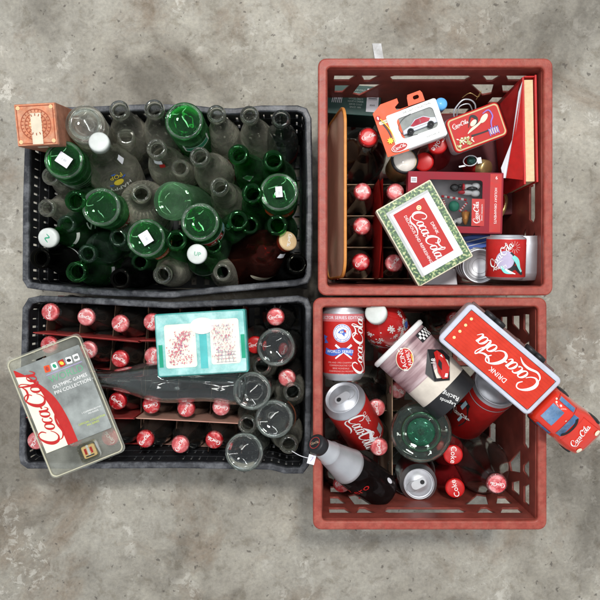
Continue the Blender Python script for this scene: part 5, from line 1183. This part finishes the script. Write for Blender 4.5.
deco('band_lettering', r, M_WHITE, [tr(T('Racing', 0.0065), 1, PI / 2 + 0.4, 0.002, 0.0), tr(T('Legends', 0.005), 1, PI / 2 + 0.4, -0.007, -0.003)], cone(rt_, 0.014, -0.05), 0.0006)
g = []
for i in range(8):
    for j in range(3):
        if (i + j) % 2: g.append(rect(0.0042, 0.0042, 2, 1, -0.015 + 0.0042 * i, -0.0042 + 0.0042 * j))
o = deco('checkered_ground', r, M_BLACK, rect(0.036, 0.015, 10, 3), cone(rt_, 0.101, 1.02), 0.0005); deco('checkers', o, M_WHITE, g, cone(rt_, 0.101, 1.02), 0.0009)

# red tin with a bottle picture
T1 = P(497, 384, 0.245); B1 = P(461, 422, 0.12); B1 = T1 + (B1 - T1).normalized() * 0.14
r, L = can(B1, T1, 'large red metal tin with a dark bottle picture, tilted under the toy trailer', 0.036, name='metal_tin', cat='tin', nk=0.008, ft=0.004, plain=True)
mp = cyl(0.0362, 0, -0.5)
deco('bottle_picture', r, M_BLACK, [ribbon([(0, -0.035), (0, -0.018), (0.0, 0.0), (0, 0.014), (0, 0.024), (0, 0.03)], [0.026, 0.031, 0.028, 0.018, 0.012, 0.011], 6)], cyl(0.0362, L * 0.5, -0.3), 0.0005)
deco('blue_shine', r, mat('ice_blue_ink', (0.35, 0.5, 0.6), 0.3), [rect(0.006, 0.022, 3, 3, -0.003, 0.018), rect(0.004, 0.018, 3, 3, 0.006, -0.014)], cyl(0.0362, L * 0.5, -0.3), 0.001)
deco('script_lettering', r, M_WHITE, [LOGO(0.036, 0.5, 0.002, -0.006)], cyl(0.0362, L * 0.5, -0.3), 0.0012)
g = G(); g.lathe([(0.0365, L - 0.022), (0.0368, L - 0.021), (0.0365, L - 0.02)], 56); part('bead', g, M_FOIL, r)

# the big green-based bottle upside down, and glass neighbours
G_BASE = glass('faint_green_glass', (0.86, 0.93, 0.88), haze=0.05, hazecol=(0.3, 0.4, 0.34))
r, L = bottle('big', G_BASE, (421, 432), (418, 424), 'big thick clear bottle upside down with a green base', 0.2, False)
g = G(); g.lathe([(0, 0.005), (0.005, 0.0045), (0.0085, 0.001), (0.011, -0.0025), (0.017, -0.0015), (0.0205, 0.001), (0.02, 0.004), (0.012, 0.009), (0, 0.011)], 44, None, 24, 0.02, (-0.002, 0.003)); part('green_punt', g, glass('sea_green_glass', (0.2, 0.6, 0.4), haze=0.6, hazecol=(0.15, 0.42, 0.3)), r)
g = G(); g.lathe([(0.024, 0.0), (0.0265, -0.002), (0.029, 0.0), (0.0265, 0.0015)], 44); part('foot_ring', g, G_AQUA, r)
# can standing in a glass tumbler
T1 = P(419, 484, 0.19); B1 = P(412, 470, 0.075)
r, L = can(T1 + (B1 - T1).normalized() * 0.12, T1, 'dark red can with silver lid standing in a clear glass tumbler near the bottom wall', 0.0295, m=mat('dark_red_can', (0.32, 0.015, 0.02), 0.3, coat=0.3))
deco('white_print', r, M_STICK, [rect(0.01, 0.008, 4, 2, -0.01, 0.095), tr(T('Coke', 0.012), 1, 1.57, 0.008, 0.06)], cyl(0.0297, 0, PI), 0.0004)
Tt, Bt = P(411, 472, 0.175), P(406, 456, 0.03)
r = thing('glass_tumbler', 'clear glass tumbler holding the silver lidded can', 'glass', frame(Bt, Tt)); Lg = (Tt - Bt).length
g = G(); g.lathe([(0, 0), (0.03, 0), (0.033, 0.004), (0.0385, Lg - 0.001), (0.038, Lg), (0.0368, Lg - 0.001), (0.0315, 0.006), (0, 0.006)], 48); part('glass', g, G_NEW, r)
# red capped coke bottles
redbottle(453, 454.5, 440, 444, 0.21, 'red plastic bottle with a red Coke cap touching the big green based bottle', kind='contour')
redbottle(455, 488, 440, 468, 0.2, 'red plastic bottle with a red Coke cap lower right of the silver can lid', kind='contour')
T1, B1 = place((497, 484), (470, 452), 0.256, 0.262)
r = thing('cola_bottle', 'large full cola bottle with a red and white marbled cap near the bottom right corner', 'bottle', frame(B1, T1), 'capped cola bottles in the lower right crate')
me, L_, inn, out = bottle_mesh('big'); c_ = me.copy(); c_.materials.append(G_NEW); link('glass', c_, G_NEW, r); liquid(r, 'big', 0.86)
cap_on(r, L_, mat('marbled_cap', (0.5, 0.04, 0.05), 0.4, scale=160, var=0.3, dirt=(0.8, 0.6, 0.6), dirt_amt=0.9), True, 'crown', 0.3)
on_bottle(r, 'big', 'script_lettering', M_WHITE, [LOGO(0.05, 0)], 0.125, -1.9, 0.0006)
on_bottle(r, 'big', 'pale_print', M_STICK, [rect(0.02, 0.0015, 6, 1, 0, 0.011), rect(0.03, 0.0012, 8, 1, 0, -0.011)], 0.125, -1.9, 0.0006)
# silver necked bottle
A = P(315, 443, 0.30); Bq = P(375, 485, 0.20); ax = (Bq - A).normalized(); Lb = 0.2; Bq = A + ax * 0.185
r = thing('foil_neck_bottle', 'dark cola bottle with silver foil neck and black cap resting on the crate rim', 'bottle', frame(Bq, A))
q = [(0, 0), (0.024, 0), (0.0285, 0.004), (0.0295, 0.012), (0.0295, 0.06), (0.0285, 0.085), (0.0265, 0.1)]
g = G(); g.lathe(q + [(0.0255, 0.105), (0.0235, 0.106)], 48); part('glass', g, glass('smoky_glass', (0.25, 0.2, 0.2), haze=0.06, hazecol=(0.3, 0.25, 0.25)), r)
g = G(); g.lathe([(0, 0.006), (0.0255, 0.006), (0.0265, 0.012), (0.026, 0.06), (0.025, 0.09)], 36); part('liquid', g, M_COLA, r)
g = G(); g.lathe([(0.0268, 0.098), (0.0278, 0.099), (0.0262, 0.104), (0.0235, 0.118), (0.0205, 0.135), (0.0182, 0.148), (0.0185, 0.149), (0.0162, 0.152), (0.0145, 0.165), (0.0125, 0.17)], 48); part('foil_neck', g, M_FOIL, r)
g = G(); g.lathe([(0.0115, 0.168), (0.0135, 0.170), (0.0142, 0.172), (0.0142, 0.183), (0.0132, 0.185), (0.0105, 0.1855), (0, 0.1835)], 40); c = part('cap', g, M_BLACK, r)
deco('cap_ring', c, M_REDC, ring2(0.0088, 0.0088, 0.0009, 28), flat(0.1852), 0.0006); deco('cap_lettering', c, M_TAN, LOGO(0.015, 0.6), flat(0.184), 0.0014)
deco('red_lettering', r, M_INKR, [tr(T('Zero', 0.014), 1, 0.1, 0, 0)], cyl(0.0297, 0.07, -0.9), 0.0006)
deco('painted_bottle_highlight', r, M_STICK, [ell(0.004, 0.007, 16, 1)], cyl(0.0297, 0.028, 0.65), 0.0006)  # pale ellipse painted on as a highlight of the glass
# price tag with string
r = thing('price_tag', 'small white paper tag on a string over the crate rims, marked with a 7', 'tag', rotz(311.5, 459.5, 0.292, -15, 0, 0))
g = G(); g.box((0, 0, 0), (0.0105, 0.0135, 0.0006)); part('paper', g, M_STICK, r, False); deco('lettering', r, mat('violet_ink', (0.35, 0.3, 0.5), 0.5), T('7', 0.007), flat(0.0004))
g = G(); g.tube(cr([(-0.03, 0.002, -0.012), (-0.018, 0.0, -0.006), (-0.006, 0.001, 0.0008), (0.0, 0.004, 0.001), (0.007, 0.012, 0.002), (0.009, 0.018, 0.004)], 5), 0.0005, 6); part('string', g, M_STICK, r)
# red capped bottles in a carton, deep
for k, (x, y, lab) in enumerate(((398, 390, 'red capped cola bottle deep below the printed tub'), (376.5, 408, 'red capped cola bottle just right of the leaning can'),
                                 (379, 447, 'red capped cola bottle against the foot of the leaning can'), (342, 484, 'red capped cola bottle under the foil necked bottle'))):
    cola(x, y, lab, (0.16, 0.185, 0.2, 0.17)[k] + 0.02, (0, 0), 'capped cola bottles in the lower right crate')
r = thing('bottle_carrier', 'dark brown and red cardboard carrier deep among the capped bottles', 'carrier', Matrix.Translation((P(385, 425, 0.1).x, P(385, 425, 0.1).y, 0.013)), 'cardboard six-bottle carriers')
g = G(); g.box((0, 0.0, 0.09), (0.001, 0.18, 0.18)); g.box((0.03, -0.03, 0.06), (0.058, 0.001, 0.12)); g.box((0.03, 0.03, 0.06), (0.058, 0.001, 0.12)); g.box((-0.03, 0.03, 0.06), (0.058, 0.001, 0.12)); part('partitions', g, M_TAN, r, False)
r = thing('red_tag', 'small red paper tag hanging below the foil necked bottle', 'tag', rotz(360, 494, 0.17, 12, 0, 0)); g = G(); g.box((0, 0, 0), (0.007, 0.015, 0.0006)); part('paper', g, M_REDP, r, False); g = G(); g.tube([(0, 0.006, 0.001), (-0.006, 0.02, 0.004), (-0.02, 0.03, 0.006)], 0.0005, 6); part('string', g, M_TAN, r)
redbottle(360, 425, 350, 430, 0.12, 'deep red bottle far down behind the leaning can', text=False)
cola(455, 320, 'capped cola bottle deep in the shadow beside the toy trailer', 0.17, (0, 0), 'capped cola bottles in the lower right crate')

# toy truck: trailer and cab
cpx, cpy = 499.2, 359.5
r = thing('toy_truck', 'red toy truck with white edged trailer reading DRINK Coca-Cola, lying across the crate wall', 'toy truck', rotz(cpx, cpy, 0.33, -40.4, 13, 0))
LW, LH = 0.163, 0.066
tb = slab('trailer', LW, LH, 0.03, 0.009, mat('clear_grey_plastic', (0.3, 0.27, 0.27), 0.25), r, 0.003, -0.017)
slab('white_edge', LW + 0.002, LH + 0.003, 0.006, 0.008, mat('lilac_white_plastic', (0.5, 0.52, 0.6), 0.3), r, 0.0022, 0.0)
pn = plate('red_panel', rrect(LW - 0.012, LH - 0.011, 0.003, 3), [], 0.001, mat('ribbed_red_panel', (0.56, 0.035, 0.015), 0.3), r, 0.0003, Matrix.Translation((0, 0, 0.0033)))
deco('black_line', pn, M_BLACK, [rect(LW - 0.011, 0.0006, 1, 1, 0, s_ * (LH / 2 - 0.0055)) for s_ in (-1, 1)] + [rect(0.0006, LH - 0.011, 1, 1, s_ * (LW / 2 - 0.006), 0) for s_ in (-1, 1)], flat(0.0036), 0.0003)
rb = [rect(LW - 0.018, 0.0004, 1, 1, 0, -0.0225 + 0.0045 * k) for k in range(11)]
deco('fine_ribs', pn, mat('dark_red_rib', (0.5, 0.03, 0.02), 0.3), rb, flat(0.0038), 0.0001)
deco('script_lettering', pn, M_WHITE, LOGO(0.108, PI, 0.008, 0.004), flat(0.0038), 0.0004)
deco('small_lettering', pn, M_WHITE, tr(T('DRINK', 0.0068), 1, PI, 0.012, -0.0165), flat(0.0038), 0.0006)
deco('lamp_dot', pn, mat('cream_dot', (0.75, 0.65, 0.3), 0.4), [ell(0.0021, 0.0021, 14, 1, -LW / 2 + 0.0145, -0.0165 + 0.0115 * k) for k in range(4)], flat(0.0038), 0.0004)
for x in (-0.028, 0.046):
    for k in (0, 1):
        g = G(); g.lathe([(0, 0.004), (0.004, 0.004), (0.005, 0.005), (0.0085, 0.0045), (0.0095, 0.003), (0.0095, -0.003), (0, -0.003)], 24, Matrix.Translation((x + 0.016 * k - 0.016, LH / 2 + 0.002, -0.028)) @ Matrix.Rotation(-PI / 2, 4, 'X')); part('wheel', g, M_BLACK, r)
g = G(); g.box((0.0, LH / 2 - 0.002, -0.03), (LW * 0.92, 0.01, 0.006)); part('chassis', g, mat('brown_chassis', (0.12, 0.06, 0.055), 0.4), r, False, 0.002)
# cab (car shaped)
cab = G()
def csec(x, w, zt, y=0.0):
    out = []
    for k in range(17):
        a = PI * k / 16; out.append((x, y + w / 2 * math.copysign(abs(math.cos(a)) ** 0.62, math.cos(a)), -0.03 + (zt + 0.03) * abs(math.sin(a)) ** 0.55))
    return out
X0 = LW / 2 + 0.002
secs = [csec(X0, 0.04, -0.008), csec(X0 + 0.004, 0.052, 0.0), csec(X0 + 0.015, 0.054, 0.006), csec(X0 + 0.03, 0.053, 0.008), csec(X0 + 0.04, 0.053, 0.002), csec(X0 + 0.05, 0.055, -0.005), csec(X0 + 0.066, 0.056, -0.008), csec(X0 + 0.08, 0.05, -0.013), csec(X0 + 0.086, 0.036, -0.02)]
cab.loft(secs); M_CARR = mat('toy_car_paint', (0.62, 0.028, 0.01), 0.15, coat=0.8, var=0.04)
cb = part('cab', cab, M_CARR, r, True, 0, 50); KS = 1.09; cb.scale = (KS, KS, 1.05); cb.location = (X0 * (1 - KS) + 0.003, -0.008, 0.004)
M_WIN = mat('printed_blue_window', (0.04, 0.13, 0.28), 0.1, coat=0.7, scale=40, var=0.6, dirt=(0.4, 0.5, 0.6), dirt_amt=0.6)
def surf(u, v, h):
    xs = [X0, X0 + 0.004, X0 + 0.015, X0 + 0.03, X0 + 0.04, X0 + 0.05, X0 + 0.066, X0 + 0.08, X0 + 0.086]; zs = [-0.008, 0.0, 0.006, 0.008, 0.002, -0.005, -0.008, -0.013, -0.02]; ws = [0.04, 0.052, 0.054, 0.053, 0.053, 0.055, 0.056, 0.05, 0.036]
    x = X0 + u
    for i in range(8):
        if xs[i] <= x <= xs[i + 1]:
            f = (x - xs[i]) / (xs[i + 1] - xs[i]); z = zs[i] + f * (zs[i + 1] - zs[i]); w = ws[i] + f * (ws[i + 1] - ws[i]); break
    else: z, w = -0.02, 0.05
    c = max(-0.999, min(0.999, 2 * v / w)); ca = abs(c) ** (1 / 0.62); s = math.sqrt(max(0, 1 - ca * ca)) ** 0.55
    return (x, v, -0.03 + (z + 0.03) * s + h)
deco('sunroof', cb, M_WIN, rect(0.0165, 0.023, 5, 8, 0.0145, -0.001), surf, 0.0007)
deco('windscreen', cb, M_WIN, tr(rect(0.010, 0.033, 4, 10), 1, 0, 0.039, 0.0), surf, 0.0008)
deco('side_window', cb, M_WIN, [rect(0.022, 0.005, 6, 3, 0.02, 0.0205)], surf, 0.0012); deco('side_window', cb, M_WIN, [rect(0.02, 0.0035, 6, 3, 0.02, -0.022)], surf, 0.0012)
deco('wiper_panel', cb, M_BLACK, ring2(0.013, 0.018, 0.004, 20, 0.037, 0, -62, 62), surf, 0.0013)
deco('script_lettering', cb, M_WHITE, LOGO(0.034, PI / 2 + 0.1, 0.064, 0.0), surf, 0.0009)
deco('door_seam', cb, M_BLACK, [rect(0.0005, 0.008, 1, 3, 0.0075, 0.0205), rect(0.0005, 0.008, 1, 3, 0.033, 0.0205)], surf, 0.0009)
deco('bonnet_seam', cb, mat('dark_red_rib', (0.3, 0.02, 0.02), 0.3), [rect(0.028, 0.0005, 6, 1, 0.063, 0.021), rect(0.028, 0.0005, 6, 1, 0.063, -0.021), rect(0.0005, 0.042, 1, 8, 0.05, 0)], surf, 0.0009)
for s_ in (-1, 1): deco('headlight', cb, M_CREAM, tr(ell(0.003, 0.004, 14, 2), 1, 0, 0.0785, s_ * 0.016), surf, 0.001)
deco('painted_body_glints', cb, M_CREAM, [ell(0.0012, 0.0012, 10, 1, 0.006, 0.017), ell(0.0012, 0.0012, 10, 1, 0.008, 0.014), ell(0.001, 0.001, 10, 1, 0.031, 0.004)], surf, 0.0009)  # small cream dots painted on as glints of the cab
for (x, s_) in ((0.014, -1), (0.014, 1), (0.066, -1), (0.066, 1)):
    g = G(); g.lathe([(0, 0.004), (0.004, 0.004), (0.006, 0.005), (0.0095, 0.0042), (0.0105, 0.0025), (0.0105, -0.004), (0, -0.004)], 26, Matrix.Translation((X0 + x, s_ * 0.0235, -0.026)) @ Matrix.Rotation(-s_ * PI / 2, 4, 'X')); part('wheel', g, M_BLACK, cb)

# ================================================================== CAMERA, LIGHT
cam = bpy.data.cameras.new('camera'); co = bpy.data.objects.new('camera', cam); COL.objects.link(co)
co.location = (0, 0, CAMH); cam.sensor_width = 36; cam.lens = 36 * F / 600; cam.clip_start = 0.01; cam.clip_end = 100
sc.camera = co
w = bpy.data.worlds.new('World'); sc.world = w; w.use_nodes = True
bg = w.node_tree.nodes['Background']; bg.inputs[0].default_value = (0.85, 0.9, 0.97, 1); bg.inputs[1].default_value = 0.66
def area(name, loc, target, size, power, col=(1, 0.97, 0.93), sy=None):
    l = bpy.data.lights.new(name, 'AREA'); l.energy = power; l.size = size; l.color = col
    if sy: l.shape = 'RECTANGLE'; l.size_y = sy
    o = bpy.data.objects.new(name, l); COL.objects.link(o); o.location = loc
    o.rotation_euler = (Vector(target) - Vector(loc)).to_track_quat('-Z', 'Y').to_euler()
area('ceiling_lamp', (0.3, 1.0, 3.3), (0, 0.1, 0), 0.3, 74)
area('highlight_strip', (-0.75, 1.15, 2.6), (-0.1, 0.1, 0), 0.09, 13, (0.97, 0.99, 1), 1.5)  # long strip lamps added to draw line highlights on the bottles
area('highlight_strip', (0.85, 0.1, 2.7), (0.1, 0.05, 0), 0.09, 9, (1, 0.98, 0.95), 1.4)
area('highlight_strip', (-0.7, -0.75, 2.7), (0, 0, 0), 0.09, 8, (1, 0.98, 0.95), 1.2)
sc.view_settings.view_transform = 'Standard'; sc.view_settings.look = 'None'; sc.view_settings.exposure = 0; sc.view_settings.gamma = 1
cy = sc.cycles
cy.use_denoising = True; cy.max_bounces = 24; cy.transmission_bounces = 24; cy.glossy_bounces = 8; cy.diffuse_bounces = 4; cy.transparent_max_bounces = 32
cy.caustics_refractive = True; cy.caustics_reflective = False; cy.sample_clamp_indirect = 4.0; cy.blur_glossy = 0.5
